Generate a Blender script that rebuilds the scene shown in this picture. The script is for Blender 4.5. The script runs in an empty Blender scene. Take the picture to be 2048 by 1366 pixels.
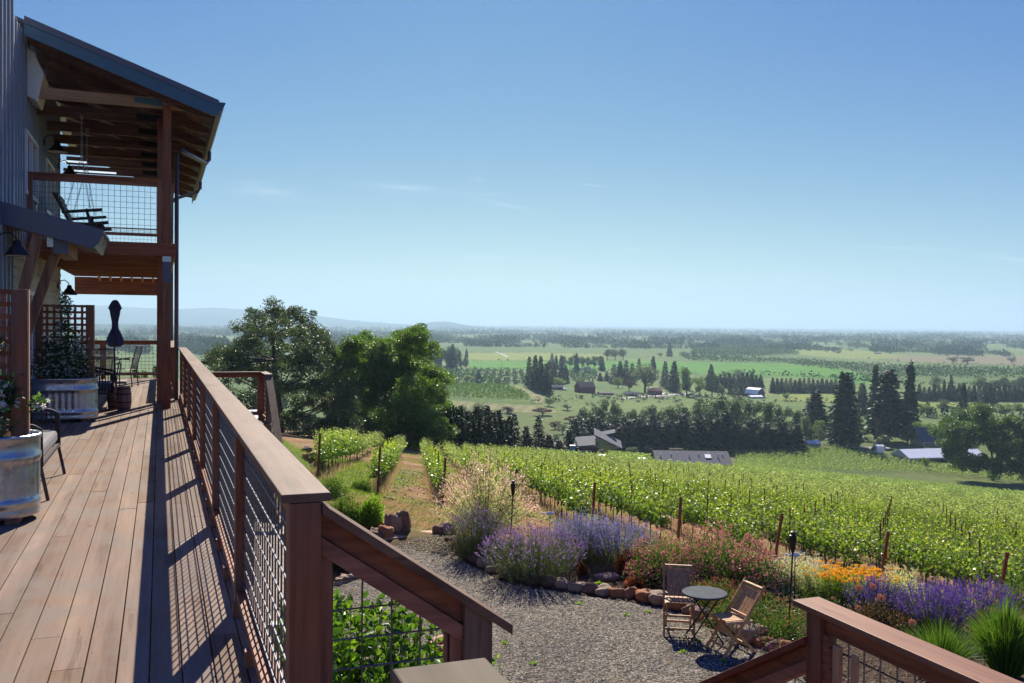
import bpy, math, random
import numpy as np
from mathutils import Vector, Matrix
S = bpy.context.scene
COL = S.collection
# ------------------------------------------------------------------ camera
F = 1850.0; EYE = 1.6; PITCH = math.radians(1.084); ROLL = math.radians(0.54)
TH = math.radians(20.86)          # the house and its deck are turned this much against the view
cd = bpy.data.cameras.new('camera'); cam = bpy.data.objects.new('camera', cd); COL.objects.link(cam)
cd.sensor_width = 36.0; cd.lens = F/2048*36; cd.clip_start = 0.05; cd.clip_end = 120000
CR = Matrix.Rotation(math.radians(90)-PITCH, 3, 'X') @ Matrix.Rotation(ROLL, 3, 'Z')
cam.location = (0, 0, EYE); cam.rotation_euler = CR.to_euler()
S.camera = cam
# ------------------------------------------------------------------ light
SUN_EL = math.radians(36.5); SUN_AZ = math.radians(-1.5)   # azimuth from +Y to the right
W = bpy.data.worlds.new('World'); S.world = W; W.use_nodes = True
wn = W.node_tree.nodes; wl = W.node_tree.links
bg = wn['Background']
sky = wn.new('ShaderNodeTexSky'); sky.sky_type = 'NISHITA'; sky.sun_disc = False
sky.sun_elevation = SUN_EL; sky.sun_rotation = SUN_AZ; sky.altitude = 300
sky.air_density = 1.0; sky.dust_density = 0.25; sky.ozone_density = 3.0
bg.inputs[1].default_value = 0.07
def M_(op, a, b=None, c=None, tree=W.node_tree):
    n = tree.nodes.new('ShaderNodeMath'); n.operation = op
    for i, v in enumerate((a, b, c)):
        if v is None: continue
        if isinstance(v, (int, float)): n.inputs[i].default_value = v
        else: tree.links.new(v, n.inputs[i])
    return n.outputs[0]
tc = wn.new('ShaderNodeTexCoord'); sp = wn.new('ShaderNodeSeparateXYZ'); wl.new(tc.outputs['Generated'], sp.inputs[0])
az = M_('ARCTAN2', sp.outputs[0], sp.outputs[1]); el = M_('ARCSINE', sp.outputs[2])
cmb = wn.new('ShaderNodeCombineXYZ'); wl.new(M_('MULTIPLY', az, 14.0), cmb.inputs[0]); wl.new(M_('MULTIPLY', el, 130.0), cmb.inputs[1])
ns = wn.new('ShaderNodeTexNoise'); wl.new(cmb.outputs[0], ns.inputs['Vector']); ns.inputs['Scale'].default_value = 1.4; ns.inputs['Detail'].default_value = 7; ns.inputs['Roughness'].default_value = 0.62; ns.inputs['Distortion'].default_value = 0.8
tot = None
for (x, y, wx, wy, k, st) in ((522, 385, 60, 13, 0.05, .8), (790, 378, 75, 7, .05, .9), (1000, 412, 60, 4, .2, .8), (960, 392, 60, 4, .0, .5), (952, 364, 12, 5, 0, .5),
                              (1186, 376, 22, 2, .1, 1.0), (980, 516, 60, 3, 0, .5), (500, 535, 50, 4, .1, .35), (1780, 498, 90, 2, .06, .9), (2020, 520, 40, 3, .18, .9), (1260, 502, 50, 2, .05, .5), (1440, 437, 20, 2, .1, .4), (650, 440, 70, 4, 0, .25)):
    a0 = math.atan((x-1024)/F); e0 = (650-y+0.0095*(x-1024))/F*math.cos(a0)
    u = M_('DIVIDE', M_('SUBTRACT', az, a0), wx/F)
    v = M_('DIVIDE', M_('ADD', M_('SUBTRACT', el, e0), M_('MULTIPLY', M_('SUBTRACT', az, a0), k)), wy/F)
    r2 = M_('ADD', M_('MULTIPLY', u, u), M_('MULTIPLY', v, v))
    g = M_('MULTIPLY', M_('EXPONENT', M_('MULTIPLY', r2, -1.0)), st)
    tot = g if tot is None else M_('ADD', tot, g)
cl = M_('MULTIPLY', tot, M_('MULTIPLY', M_('MAXIMUM', M_('SUBTRACT', ns.outputs[0], 0.3), 0.0), 1.3))
mixc = wn.new('ShaderNodeMixRGB'); mixc.blend_type = 'ADD'; mixc.inputs[0].default_value = 1
cc = wn.new('ShaderNodeCombineXYZ')
for i, m in enumerate((3.6, 3.0, 2.4)): wl.new(M_('MULTIPLY', cl, m), cc.inputs[i])
sg = wn.new('ShaderNodeSeparateColor'); wl.new(sky.outputs[0], sg.inputs[0]); gq = M_('DIVIDE', sg.outputs[1], 5.61)
sc_ = wn.new('ShaderNodeCombineXYZ')
for i, (k_, g_) in enumerate(((1.2, 1.95), (2.72, 1.27), (5.15, .27))): wl.new(M_('MULTIPLY', M_('POWER', gq, g_), k_), sc_.inputs[i])
wl.new(sc_.outputs[0], mixc.inputs[1]); wl.new(cc.outputs[0], mixc.inputs[2]); wl.new(mixc.outputs[0], bg.inputs[0])
sd = bpy.data.lights.new('sun', 'SUN'); sd.energy = 4.7; sd.angle = math.radians(0.35); sd.color = (1, .91, .77)
so = bpy.data.objects.new('sun', sd); COL.objects.link(so)
sdir = Vector((math.sin(SUN_AZ)*math.cos(SUN_EL), math.cos(SUN_AZ)*math.cos(SUN_EL), math.sin(SUN_EL)))
so.rotation_euler = sdir.to_track_quat('Z', 'Y').to_euler(); so.location = sdir*60
S.view_settings.view_transform = 'Standard'; S.view_settings.look = 'None'; S.view_settings.gamma = 1; S.view_settings.exposure = 0.82
S.cycles.use_denoising = True; S.cycles.volume_bounces = 1; S.cycles.max_bounces = 7; S.cycles.transparent_max_bounces = 8
S.cycles.diffuse_bounces = 3; S.cycles.glossy_bounces = 3; S.cycles.transmission_bounces = 5
# ------------------------------------------------------------------ helpers
def ray(x, y):
    d = CR @ Vector(((x-1024)/F, -(y-683)/F, -1)); return d
def at(x, y, depth):
    d = ray(x, y); k = depth/d.y; return Vector((d.x*k, depth, EYE+d.z*k))
def onz(x, y, Z):
    d = ray(x, y); k = (Z-EYE)/d.z; return Vector((d.x*k, d.y*k, Z))
def sst(a, b, x):
    t = np.clip((np.asarray(x, float)-a)/(b-a), 0, 1); return t*t*(3-2*t)
GZ = -2.7      # level of the gravel and the beds
def hgt(x, y):
    x = np.asarray(x, float); y = np.asarray(y, float)
    d = .493*x+.870*y-14.9
    g = np.where(d < 0, 0, np.where(d < 13, .2*d, 2.6+.141*(d-13)))
    g = g-.25*np.exp(-(d/1.5)**2)
    q = sst(0, 10, d)
    D = 4.3+g*sst(-1, 1.5, d)+q*.03*np.clip(x, -40, 160)*np.exp(-np.clip(y, 0, 900)/400)+q*.045*np.clip(x, -20, 25)*np.exp(-((y-25)/25)**2)
    D = D-q*.05*np.clip(-5-x, 0, 22)*np.exp(-np.clip(y-80, 0, 900)/90)
    kn = np.exp(-(((x+12.2)/2.6)**2+((y-42)/6)**2))*1.5
    D = D-kn
    ang = x/np.maximum(y, 1)
    w = sst(-.33, -.375, ang)*sst(20, 40, y)
    D = D*(1-w)+w*(2.9+.03*y+.13*np.clip(y-95, 0, 9000))
    V = 50+2.5*np.sin(x/310+1)*np.sin(y/420)+1.2*np.sin(x/130)*np.sin(y/170+2)
    m = np.minimum(D, V); k = 5.0; h = np.clip(.5+.5*(D-V)/k, 0, 1)
    sm = D*(1-h)+V*h-k*h*(1-h)
    D = np.where(d > 20, sm, D)
    # low knoll with the hillside vineyard
    D = D-9*np.exp(-(((x+20)/110)**2+((y-620)/130)**2))
    return EYE-D
def H1(x, y): return float(hgt(x, y))
_K = np.geomspace(3, 60000, 1400)
def gp(px, py):
    d = ray(px, py); k = _K/d.y
    below = EYE+d.z*k < hgt(d.x*k, d.y*k); i = int(np.argmax(below)) if below.any() else len(k)-1
    kk = np.linspace(k[max(i-1, 0)], k[i], 60); b = EYE+d.z*kk < hgt(d.x*kk, d.y*kk); j = int(np.argmax(b)) if b.any() else 59
    kk = np.linspace(kk[max(j-1, 0)], kk[j], 20); b = EYE+d.z*kk < hgt(d.x*kk, d.y*kk); j = int(np.argmax(b)) if b.any() else 19
    m = kk[j]; return Vector((d.x*m, d.y*m, H1(d.x*m, d.y*m)))
def b2w(x, y, z=0): return Vector((x*math.cos(TH)-y*math.sin(TH), x*math.sin(TH)+y*math.cos(TH), z))
rng = np.random.default_rng(7); R = random.Random(5)
class MB:
    def __init__(s): s.v = []; s.f = []; s.raw = []
    def box(s, x0, x1, y0, y1, z0, z1):
        n = len(s.v); s.v += [(x0,y0,z0),(x1,y0,z0),(x1,y1,z0),(x0,y1,z0),(x0,y0,z1),(x1,y0,z1),(x1,y1,z1),(x0,y1,z1)]
        s.f += [tuple(n+i for i in q) for q in ((0,3,2,1),(4,5,6,7),(0,1,5,4),(1,2,6,5),(2,3,7,6),(3,0,4,7))]; return s
    def bar(s, p, q, w, h, up=(0,0,1)):
        p = Vector(p); q = Vector(q); d = (q-p).normalized(); u = Vector(up)
        sd_ = d.cross(u)
        if sd_.length < 1e-4: sd_ = d.cross(Vector((1,0,0)))
        sd_.normalize(); u = sd_.cross(d).normalized(); n = len(s.v)
        for e in (p, q):
            for a, b in ((-1,-1),(1,-1),(1,1),(-1,1)): s.v.append(tuple(e+sd_*a*w/2+u*b*h/2))
        s.f += [tuple(n+i for i in k) for k in ((0,1,2,3),(7,6,5,4),(0,4,5,1),(1,5,6,2),(2,6,7,3),(3,7,4,0))]; return s
    def tube(s, pts, r, n=6, caps=True):
        pts = [Vector(p) for p in pts]; m = len(pts); rr = r if hasattr(r, '__len__') else [r]*m; b = len(s.v); ref = Vector((.31,.17,.93))
        for i, p in enumerate(pts):
            d = (pts[min(i+1, m-1)]-pts[max(i-1, 0)]).normalized(); a = d.cross(ref)
            if a.length < .05: a = d.cross(Vector((1,0,0)))
            a.normalize(); c = d.cross(a)
            for k in range(n):
                t = 2*math.pi*k/n; s.v.append(tuple(p+(a*math.cos(t)+c*math.sin(t))*rr[i]))
        for i in range(m-1):
            for k in range(n): s.f.append((b+i*n+k, b+i*n+(k+1)%n, b+(i+1)*n+(k+1)%n, b+(i+1)*n+k))
        if caps: s.f.append(tuple(b+k for k in range(n-1, -1, -1))); s.f.append(tuple(b+(m-1)*n+k for k in range(n)))
        return s
    def lathe(s, c, prof, n=24, sx=1, sy=1, wob=None):
        b = len(s.v)
        for (r, z) in prof:
            for k in range(n):
                t = 2*math.pi*k/n; q = r*(1+(wob(k, z) if wob else 0)); s.v.append((c[0]+math.cos(t)*q*sx, c[1]+math.sin(t)*q*sy, c[2]+z))
        for i in range(len(prof)-1):
            for k in range(n): s.f.append((b+i*n+k, b+i*n+(k+1)%n, b+(i+1)*n+(k+1)%n, b+(i+1)*n+k))
        return s
    def poly(s, pts): n = len(s.v); s.v += [tuple(p) for p in pts]; s.f.append(tuple(range(n, n+len(pts)))); return s
    def prism(s, pts, ext):      # pts planar loop, ext extrusion vector
        n = len(s.v); m = len(pts); e = Vector(ext); s.v += [tuple(p) for p in pts]+[tuple(Vector(p)+e) for p in pts]
        s.f.append(tuple(range(n, n+m))[::-1]); s.f.append(tuple(range(n+m, n+2*m)))
        for i in range(m): j = (i+1) % m; s.f.append((n+i, n+j, n+m+j, n+m+i))
        return s
    def add(s, V, Fq): s.raw.append((np.asarray(V, np.float32), np.asarray(Fq, np.int64))); return s
    def mesh(s, name, off=(0,0,0), smooth=False):
        me = bpy.data.meshes.new(name); off = np.array(off, np.float32)
        if s.raw and not s.v:
            Vs = []; Fs = []; n = 0
            for V, Fq in s.raw: Vs.append(V); Fs.append(Fq+n); n += len(V)
            k = {f.shape[1] for f in Fs}
            V = np.concatenate(Vs)-off
            if len(k) == 1:
                Fq = np.concatenate(Fs); m = Fq.shape[1]
                me.vertices.add(len(V)); me.vertices.foreach_set('co', V.ravel())
                me.loops.add(Fq.size); me.loops.foreach_set('vertex_index', Fq.ravel().astype(np.int32))
                me.polygons.add(len(Fq)); me.polygons.foreach_set('loop_start', np.arange(0, Fq.size, m, dtype=np.int32))
                me.update(calc_edges=True)
            else:
                me.from_pydata(V.tolist(), [], [tuple(r) for f in Fs for r in f.tolist()])
        else:
            v = list(s.v); f = list(s.f)
            for V, Fq in s.raw: n = len(v); v += V.tolist(); f += [tuple(int(i)+n for i in r) for r in Fq]
            me.from_pydata([(a[0]-off[0], a[1]-off[1], a[2]-off[2]) for a in v], [], f)
        if smooth: me.polygons.foreach_set('use_smooth', [True]*len(me.polygons))
        me.update(); return me
def tag(o, label=None, cat=None, group=None, kind=None):
    if label: o['label'] = label
    if cat: o['category'] = cat
    if group: o['group'] = group
    if kind: o['kind'] = kind
    return o
def mo(name, mb, mat, parent=None, loc=(0,0,0), rz=0.0, off=(0,0,0), smooth=False, bevel=0):
    me = mb if isinstance(mb, bpy.types.Mesh) else mb.mesh(name, off, smooth)
    if mat and not me.materials: me.materials.append(mat)
    o = bpy.data.objects.new(name, me); COL.objects.link(o); o.location = loc; o.rotation_euler.z = rz
    if parent: o.parent = parent
    if bevel:
        b = o.modifiers.new('bevel', 'BEVEL'); b.width = bevel; b.segments = 2; b.limit_method = 'ANGLE'
    return o
class Thing:
    """an Empty at the thing's base; parts are given in house ('b') or world ('w') coordinates"""
    def __init__(s, name, base, label, cat, group=None, frame='b'):
        s.base = tuple(base); o = bpy.data.objects.new(name, None); COL.objects.link(o); o.empty_display_size = .2
        if frame == 'b': o.location = b2w(*base); o.rotation_euler.z = TH
        else: o.location = base
        s.o = tag(o, label, cat, group)
    def part(s, name, mb, mat, sub=None, smooth=False, bevel=0): return mo(name, mb, mat, sub or s.o, off=s.base, smooth=smooth, bevel=bevel)
def copy_tree(o, loc=None, rz=None, sc=None, parent=None):
    c = o.copy(); COL.objects.link(c)
    if parent: c.parent = parent
    for ch in list(o.children): copy_tree(ch, parent=c)
    if loc is not None: c.location = loc
    if rz is not None: c.rotation_euler.z = rz
    if sc is not None: c.scale = sc if hasattr(sc, '__len__') else (sc, sc, sc)
    return c
# ------------------------------------------------------------------ materials
def newmat(name):
    m = bpy.data.materials.new(name); m.use_nodes = True; t = m.node_tree; return m, t, t.nodes['Principled BSDF']
def c4(c): return (c[0], c[1], c[2], 1)
def noise(t, vec, scale, detail=4, rough=.55, mapscale=None, out=0):
    n = t.nodes.new('ShaderNodeTexNoise'); n.inputs['Scale'].default_value = scale; n.inputs['Detail'].default_value = detail; n.inputs['Roughness'].default_value = rough
    if mapscale:
        m = t.nodes.new('ShaderNodeMapping'); m.inputs['Scale'].default_value = mapscale; t.links.new(vec, m.inputs[0]); vec = m.outputs[0]
    t.links.new(vec, n.inputs['Vector']); return n.outputs[out]
def ramp(t, fac, stops):
    r = t.nodes.new('ShaderNodeValToRGB'); t.links.new(fac, r.inputs[0]); e = r.color_ramp.elements
    while len(e) < len(stops): e.new(.5)
    for k, (p, c) in enumerate(stops): e[k].position = p; e[k].color = c4(c)
    return r.outputs[0]
def mixrgb(t, f, a, b, mode='MIX'):
    m = t.nodes.new('ShaderNodeMixRGB'); m.blend_type = mode
    for i, v in enumerate((f, a, b)):
        if isinstance(v, (int, float)): m.inputs[i].default_value = v
        elif isinstance(v, tuple): m.inputs[i].default_value = c4(v)
        else: t.links.new(v, m.inputs[i])
    return m.outputs[0]
def bump(t, p, h, strength=.3, dist=.01):
    b = t.nodes.new('ShaderNodeBump'); b.inputs['Strength'].default_value = strength; b.inputs['Distance'].default_value = dist
    t.links.new(h, b.inputs['Height']); t.links.new(b.outputs[0], p.inputs['Normal'])
def objc(t): return t.nodes.new('ShaderNodeTexCoord').outputs['Object']
def wood(name, a, b, axis='y', scale=18, rough=.6, ivar=.34, weather=None, spec=.35):
    m, t, p = newmat(name); v = objc(t); s = {'x': (.06,1,1), 'y': (1,.06,1), 'z': (1,1,.06)}[axis]
    n1 = noise(t, v, scale, 6, .65, s); n2 = noise(t, v, 2.2, 3)
    col = ramp(t, n1, [(.36, tuple(c*.82 for c in a)), (.5, tuple((p_+q_)/2 for p_, q_ in zip(a, b))), (.66, tuple(c*1.08 for c in b))]); dk = tuple(c*.62 for c in a)
    col = mixrgb(t, M_('MULTIPLY', M_('GREATER_THAN', noise(t, v, scale*2.3, 3, .6, s), .64, tree=t), .55, tree=t), col, dk)
    isl = t.nodes.new('ShaderNodeNewGeometry').outputs['Random Per Island']
    hv = t.nodes.new('ShaderNodeHueSaturation'); t.links.new(col, hv.inputs['Color']); t.links.new(M_('ADD', M_('MULTIPLY', isl, ivar, tree=t), 1-ivar/2, tree=t), hv.inputs['Value'])
    t.links.new(M_('ADD', M_('MULTIPLY', isl, -.25, tree=t), 1.1, tree=t), hv.inputs['Saturation'])
    col = hv.outputs[0]
    kv = t.nodes.new('ShaderNodeTexVoronoi'); kv.inputs['Scale'].default_value = 3.1; km = t.nodes.new('ShaderNodeMapping'); km.inputs['Scale'].default_value = tuple(.38 if q < .5 else 1 for q in s); t.links.new(v, km.inputs[0]); t.links.new(km.outputs[0], kv.inputs['Vector'])
    col = mixrgb(t, M_('MULTIPLY', M_('SUBTRACT', 1.0, M_('SMOOTH_MIN', M_('DIVIDE', kv.outputs['Distance'], .075, tree=t), 1.0, .1, tree=t), tree=t), .75, tree=t), col, tuple(c*.35 for c in a))
    if weather: col = mixrgb(t, ramp(t, n2, [(.42, (0,0,0)), (.68, (.75,.75,.75))]), col, weather)
    t.links.new(col, p.inputs['Base Color']); p.inputs['Roughness'].default_value = rough; p.inputs['Specular IOR Level'].default_value = spec
    bump(t, p, n1, .4, .004); return m
def plain(name, c, rough=.6, metal=0, var=.12, scale=6, bmp=0):
    m, t, p = newmat(name); v = objc(t); n = noise(t, v, scale, 4)
    col = ramp(t, n, [(.3, tuple(x*(1-var) for x in c)), (.7, tuple(min(1, x*(1+var)) for x in c))])
    t.links.new(col, p.inputs['Base Color']); p.inputs['Roughness'].default_value = rough; p.inputs['Metallic'].default_value = metal
    if bmp: bump(t, p, noise(t, v, scale*8, 4), bmp, .01)
    return m
def leaf(name, cols, trans=.45, rough=.45, spec=.4, tcol=None, objvar=.0):
    m, t, p = newmat(name); g = t.nodes.new('ShaderNodeNewGeometry')
    k = len(cols); col = ramp(t, g.outputs['Random Per Island'], [(i/(k-1), c) for i, c in enumerate(cols)])
    if objvar:
        oi = t.nodes.new('ShaderNodeObjectInfo'); hv = t.nodes.new('ShaderNodeHueSaturation')
        t.links.new(col, hv.inputs['Color']); t.links.new(M_('ADD', M_('MULTIPLY', oi.outputs['Random'], objvar, tree=t), 1-objvar/2, tree=t), hv.inputs['Value'])
        t.links.new(M_('ADD', M_('MULTIPLY', oi.outputs['Random'], -.03, tree=t), .515, tree=t), hv.inputs['Hue']); col = hv.outputs[0]
    t.links.new(col, p.inputs['Base Color']); p.inputs['Roughness'].default_value = rough; p.inputs['Specular IOR Level'].default_value = spec
    tr = t.nodes.new('ShaderNodeBsdfTranslucent'); t.links.new(mixrgb(t, 1.0, col, tcol or (1.5,1.6,.7), 'MULTIPLY'), tr.inputs[0])
    mx = t.nodes.new('ShaderNodeMixShader'); mx.inputs[0].default_value = trans
    t.links.new(p.outputs[0], mx.inputs[1]); t.links.new(tr.outputs[0], mx.inputs[2]); t.links.new(mx.outputs[0], t.nodes['Material Output'].inputs[0])
    return m
WR = (.2,.066,.033); WR2 = (.35,.125,.06)
m_post = wood('stained_post', WR, WR2, 'z', weather=(.17,.105,.07)); m_railx = wood('stained_rail_x', WR, WR2, 'x'); m_raily = wood('stained_rail_y', WR, WR2, 'y')
m_cap = wood('weathered_cap_y', (.14,.076,.048), (.225,.135,.086), 'y', 9, .6, spec=.15, weather=(.2,.14,.1)); m_capx = wood('weathered_cap_x', (.14,.076,.048), (.225,.135,.086), 'x', 9, .6, spec=.15)
m_capn = wood('mossy_cap', (.11,.075,.052), (.19,.145,.11), 'y', 9, .7, spec=.08, weather=(.15,.135,.085))
m_deck = wood('deck_boards', (.175,.104,.066), (.285,.188,.124), 'y', 5, .7, spec=.12, ivar=.36, weather=(.22,.18,.145))
m_deckr = wood('deck_riser', (.16,.05,.03), (.22,.07,.045), 'x')
m_joist = wood('dark_joist', (.10,.052,.038), (.18,.095,.066), 'x'); m_beam = wood('timber_beam', (.26,.15,.085), (.42,.25,.14), 'x', 7)
m_brace = wood('timber_brace', (.2,.11,.07), (.34,.19,.115), 'z', 9)
m_cedar = wood('fresh_cedar', (.42,.2,.09), (.6,.33,.16), 'z'); m_teak = wood('teak', (.46,.24,.1), (.62,.36,.17), 'z', 30, .55); m_teak_shaded = wood('teak_shaded', (.36,.18,.085), (.5,.28,.14), 'z', 30, .55)  # second teak: chair's shade put into the colour, darker than the sunlit one
m_wire = plain('galvanised_wire', (.16,.17,.2), .35, .85, .1, 40)
m_blue = plain('steel_blue_trim', (.05,.12,.18), .45, .1, .06, 2); m_navy = plain('dark_roof_trim', (.085,.1,.15), .45, .0, .05, 2)
m_metal = plain('metal_siding', (.27,.31,.37), .4, .2, .07, 3)
m_soffit = plain('soffit', (.2,.22,.24), .7, 0, .05); m_black = plain('black_metal', (.015,.015,.017), .45, .3)
m_siding = wood('cream_siding', (.36,.31,.22), (.46,.41,.31), 'y', 6); m_white = plain('white_paint', (.7,.72,.74), .5, 0, .03)
m_glass = None
def glassm():
    m, t, p = newmat('window_glass'); p.inputs['Base Color'].default_value = (.03,.045,.06,1); p.inputs['Roughness'].default_value = .04; p.inputs['Metallic'].default_value = .0; p.inputs['IOR'].default_value = 2.2; p.inputs['Specular IOR Level'].default_value = 1.0
    return m
m_glass = glassm()
def galv():
    m, t, p = newmat('galvanised_tank'); v = objc(t); vo = t.nodes.new('ShaderNodeTexVoronoi'); vo.inputs['Scale'].default_value = 26; t.links.new(v, vo.inputs['Vector'])
    col = ramp(t, vo.outputs['Distance'], [(0, (.36,.39,.43)), (1, (.52,.55,.58))])
    col = mixrgb(t, ramp(t, noise(t, v, 5, 4), [(.4, (0,0,0)), (.75, (.5,.5,.5))]), col, (.42,.42,.4))
    t.links.new(col, p.inputs['Base Color']); p.inputs['Metallic'].default_value = .92
    t.links.new(ramp(t, noise(t, v, 9, 3), [(.3, (.22,)*3), (.7, (.42,)*3)]), p.inputs['Roughness']); return m
m_galv = galv()
#PART2
# ------------------------------------------------------------------ ground
def groundmat():
    m, t, p = newmat('ground_cover'); v = objc(t)
    a = t.nodes.new('ShaderNodeAttribute'); a.attribute_name = 'Col'
    n = noise(t, v, 2.6, 8, .7); n2 = noise(t, v, .35, 5, .6); n3 = noise(t, v, .02, 6, .6)
    col = mixrgb(t, 1.0, a.outputs[0], ramp(t, n, [(.3, (.5,.45,.42)), (.55, (1,1,1)), (.75, (1.35,1.3,1.2))]), 'MULTIPLY')
    col = mixrgb(t, 1.0, col, ramp(t, n2, [(.3, (.75,.72,.7)), (.7, (1.2,1.2,1.15))]), 'MULTIPLY')
    col = mixrgb(t, 1.0, col, ramp(t, n3, [(.35, (.75,.85,.75)), (.65, (1.2,1.12,1.1))]), 'MULTIPLY')
    t.links.new(col, p.inputs['Base Color']); p.inputs['Roughness'].default_value = .95; p.inputs['Specular IOR Level'].default_value = .1
    bump(t, p, n, .9, .06); return m
def build_ground():
    A = list(np.arange(-180, -36, 4.0))+list(np.arange(-36, 36.01, .2))+list(np.arange(40, 180, 4.0)); A = np.radians(np.array(A))
    rr = [0.0]; r = 2.5
    while r < 47000: rr.append(r); r *= 1.022
    rr = np.array(rr[1:]); na = len(A); nr = len(rr)
    X = np.sin(A)[None, :]*rr[:, None]; Y = np.cos(A)[None, :]*rr[:, None]
    Z = np.where(Y > 0, hgt(X, np.maximum(Y, .01)), GZ)
    Z = np.where(Y < 0, np.minimum(GZ, hgt(X, 1.0)), Z)
    V = np.stack([X, Y, Z], -1).reshape(-1, 3); V = np.vstack([V, [[0, 0, GZ]]])
    i = np.arange(nr-1)[:, None]; j = np.arange(na)[None, :]; j2 = (j+1) % na
    Q = np.stack([i*na+j, i*na+j2, (i+1)*na+j2, (i+1)*na+j], -1).reshape(-1, 4)[:, ::-1]
    mb = MB(); mb.add(V, Q); me = mb.mesh('ground'); x = V[:, 0]; y = V[:, 1]; d = .493*x+.870*y-14.9; ang = x/np.maximum(y, 1)
    def C(*c): return np.array(c)[None, :]
    nz = (np.sin(x*1.7+np.sin(y*1.3)*2)*np.sin(y*2.1+np.sin(x*.9)*2)+1)/2
    col = C(.10,.068,.05)*np.ones((len(x), 1))
    soil = C(.22,.095,.05)*(1-nz[:, None])+C(.36,.235,.12)*nz[:, None]
    gm_ = sst(.1, .7, np.sin(x*.9+np.sin(y*.35)*2.2)*np.sin(y*.23+x*.31)+.25*np.sin(x*3.1)*np.sin(y*1.9))[:, None]*.75; soil = soil*(1-gm_)+C(.22,.22,.07)*gm_
    w = sst(-1, .8, d)[:, None]; col = col*(1-w)+soil*w
    dist = np.hypot(x, y)
    gr = C(.115,.16,.045); w = sst(110, 200, dist)[:, None]; col = col*(1-w)+gr*w
    # trodden grass in front of the slab and left of the rows
    w = (sst(-4.2, -5.2, x)*sst(15, 18, y)*sst(46, 40, y))[:, None]*.6; col = col*(1-w)+C(.17,.19,.05)*w
    w = (np.exp(-(((x+3.6)/2.0)**2+((y-23.5)/3.8)**2)))[:, None]; col = col*(1-w)+C(.30,.23,.10)*w
    w = (sst(-4.5, -6, x)*sst(24, 30, y)*sst(70, 50, y))[:, None]; col = col*(1-w)+C(.13,.19,.04)*w
    w = (sst(-.32, -.36, ang)*sst(25, 35, y)*sst(500, 300, y))[:, None]; col = col*(1-w)+C(.42,.36,.1)*w
    w = (sst(-.32, -.36, ang)*sst(60, 75, y)*sst(500, 300, y))[:, None]; col = col*(1-w)+C(.12,.17,.05)*w
    n2 = (np.sin(x/95+2)*np.sin(y/160)+np.sin(x/41)*np.sin(y/77+1)+2)/4
    val = C(.085,.17,.042)*(1-n2[:, None])+C(.18,.25,.075)*n2[:, None]
    w = sst(430, 560, dist)[:, None]; col = col*(1-w)+val*w
    w = sst(3500, 7000, dist)[:, None]; col = col*(1-w)+C(.1,.14,.08)*w
    at_ = me.color_attributes.new('Col', 'FLOAT_COLOR', 'POINT'); rgba = np.ones((len(V), 4), np.float32); rgba[:, :3] = col; at_.data.foreach_set('color', rgba.ravel())
    o = mo('ground', me, groundmat(), smooth=True); me.polygons.foreach_set('use_smooth', [True]*len(me.polygons)); tag(o, kind='structure')
build_ground()
def fieldmat(name, c1, c2, scale=.05, rows=None):
    m, t, p = newmat(name); v = objc(t); n = noise(t, v, scale, 7, .65)
    col = ramp(t, n, [(.35, c1), (.65, c2)])
    wv = t.nodes.new('ShaderNodeTexWave'); wv.inputs['Scale'].default_value = .045; wv.inputs['Distortion'].default_value = 1.5; wv.inputs['Detail'].default_value = 2; mp_ = t.nodes.new('ShaderNodeMapping'); mp_.inputs['Rotation'].default_value = (0, 0, len(name)*.37); t.links.new(v, mp_.inputs[0]); t.links.new(mp_.outputs[0], wv.inputs['Vector'])
    col = mixrgb(t, .55, col, mixrgb(t, 1.0, col, ramp(t, wv.outputs[0], [(.2, (.7,.74,.7)), (.8, (1.15,1.12,1.1))]), 'MULTIPLY'))
    n2 = noise(t, v, .8, 5, .7); col = mixrgb(t, 1.0, col, ramp(t, n2, [(.35, (.72,.75,.7)), (.65, (1.2,1.18,1.15))]), 'MULTIPLY')
    t.links.new(col, p.inputs['Base Color']); p.inputs['Roughness'].default_value = .95; p.inputs['Specular IOR Level'].default_value = .05; return m
def sheet(name, top, bot, mat, dz=.12, nx=24, ny=8, kind='structure'):
    def interp(L, t):
        n = len(L)-1; k = min(int(t*n), n-1); f = t*n-k; return L[k][0]*(1-f)+L[k+1][0]*f, L[k][1]*(1-f)+L[k+1][1]*f
    V = []
    for j in range(ny+1):
        for i in range(nx+1):
            a = interp(top, i/nx); b = interp(bot, i/nx)
            pa = gp(*a) if (i, 0) not in sheet.c else sheet.c[(i, 0)]; sheet.c[(i, 0)] = pa
            pb = gp(*b) if (i, 1) not in sheet.c else sheet.c[(i, 1)]; sheet.c[(i, 1)] = pb
            x = pa.x+(pb.x-pa.x)*j/ny; y = pa.y+(pb.y-pa.y)*j/ny; V.append((x, y, H1(x, y)+dz))
    sheet.c = {}
    Q = [(j*(nx+1)+i, (j+1)*(nx+1)+i, (j+1)*(nx+1)+i+1, j*(nx+1)+i+1) for j in range(ny) for i in range(nx)]
    return tag(mo(name, MB().add(V, Q), mat), kind=kind)
sheet.c = {}
fm_bright = fieldmat('meadow_green', (.08,.225,.03), (.125,.29,.045)); fm_lime = fieldmat('field_lime', (.19,.25,.06), (.27,.31,.09)); fm_olive = fieldmat('field_olive', (.1,.165,.055), (.15,.21,.07))
fm_tan = fieldmat('field_tan', (.2,.21,.09), (.28,.27,.13)); fm_soil = fieldmat('field_soil', (.2,.18,.11), (.26,.23,.14)); fm_vine = fieldmat('knoll_vines', (.1,.17,.05), (.16,.23,.06), .12)
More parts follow.
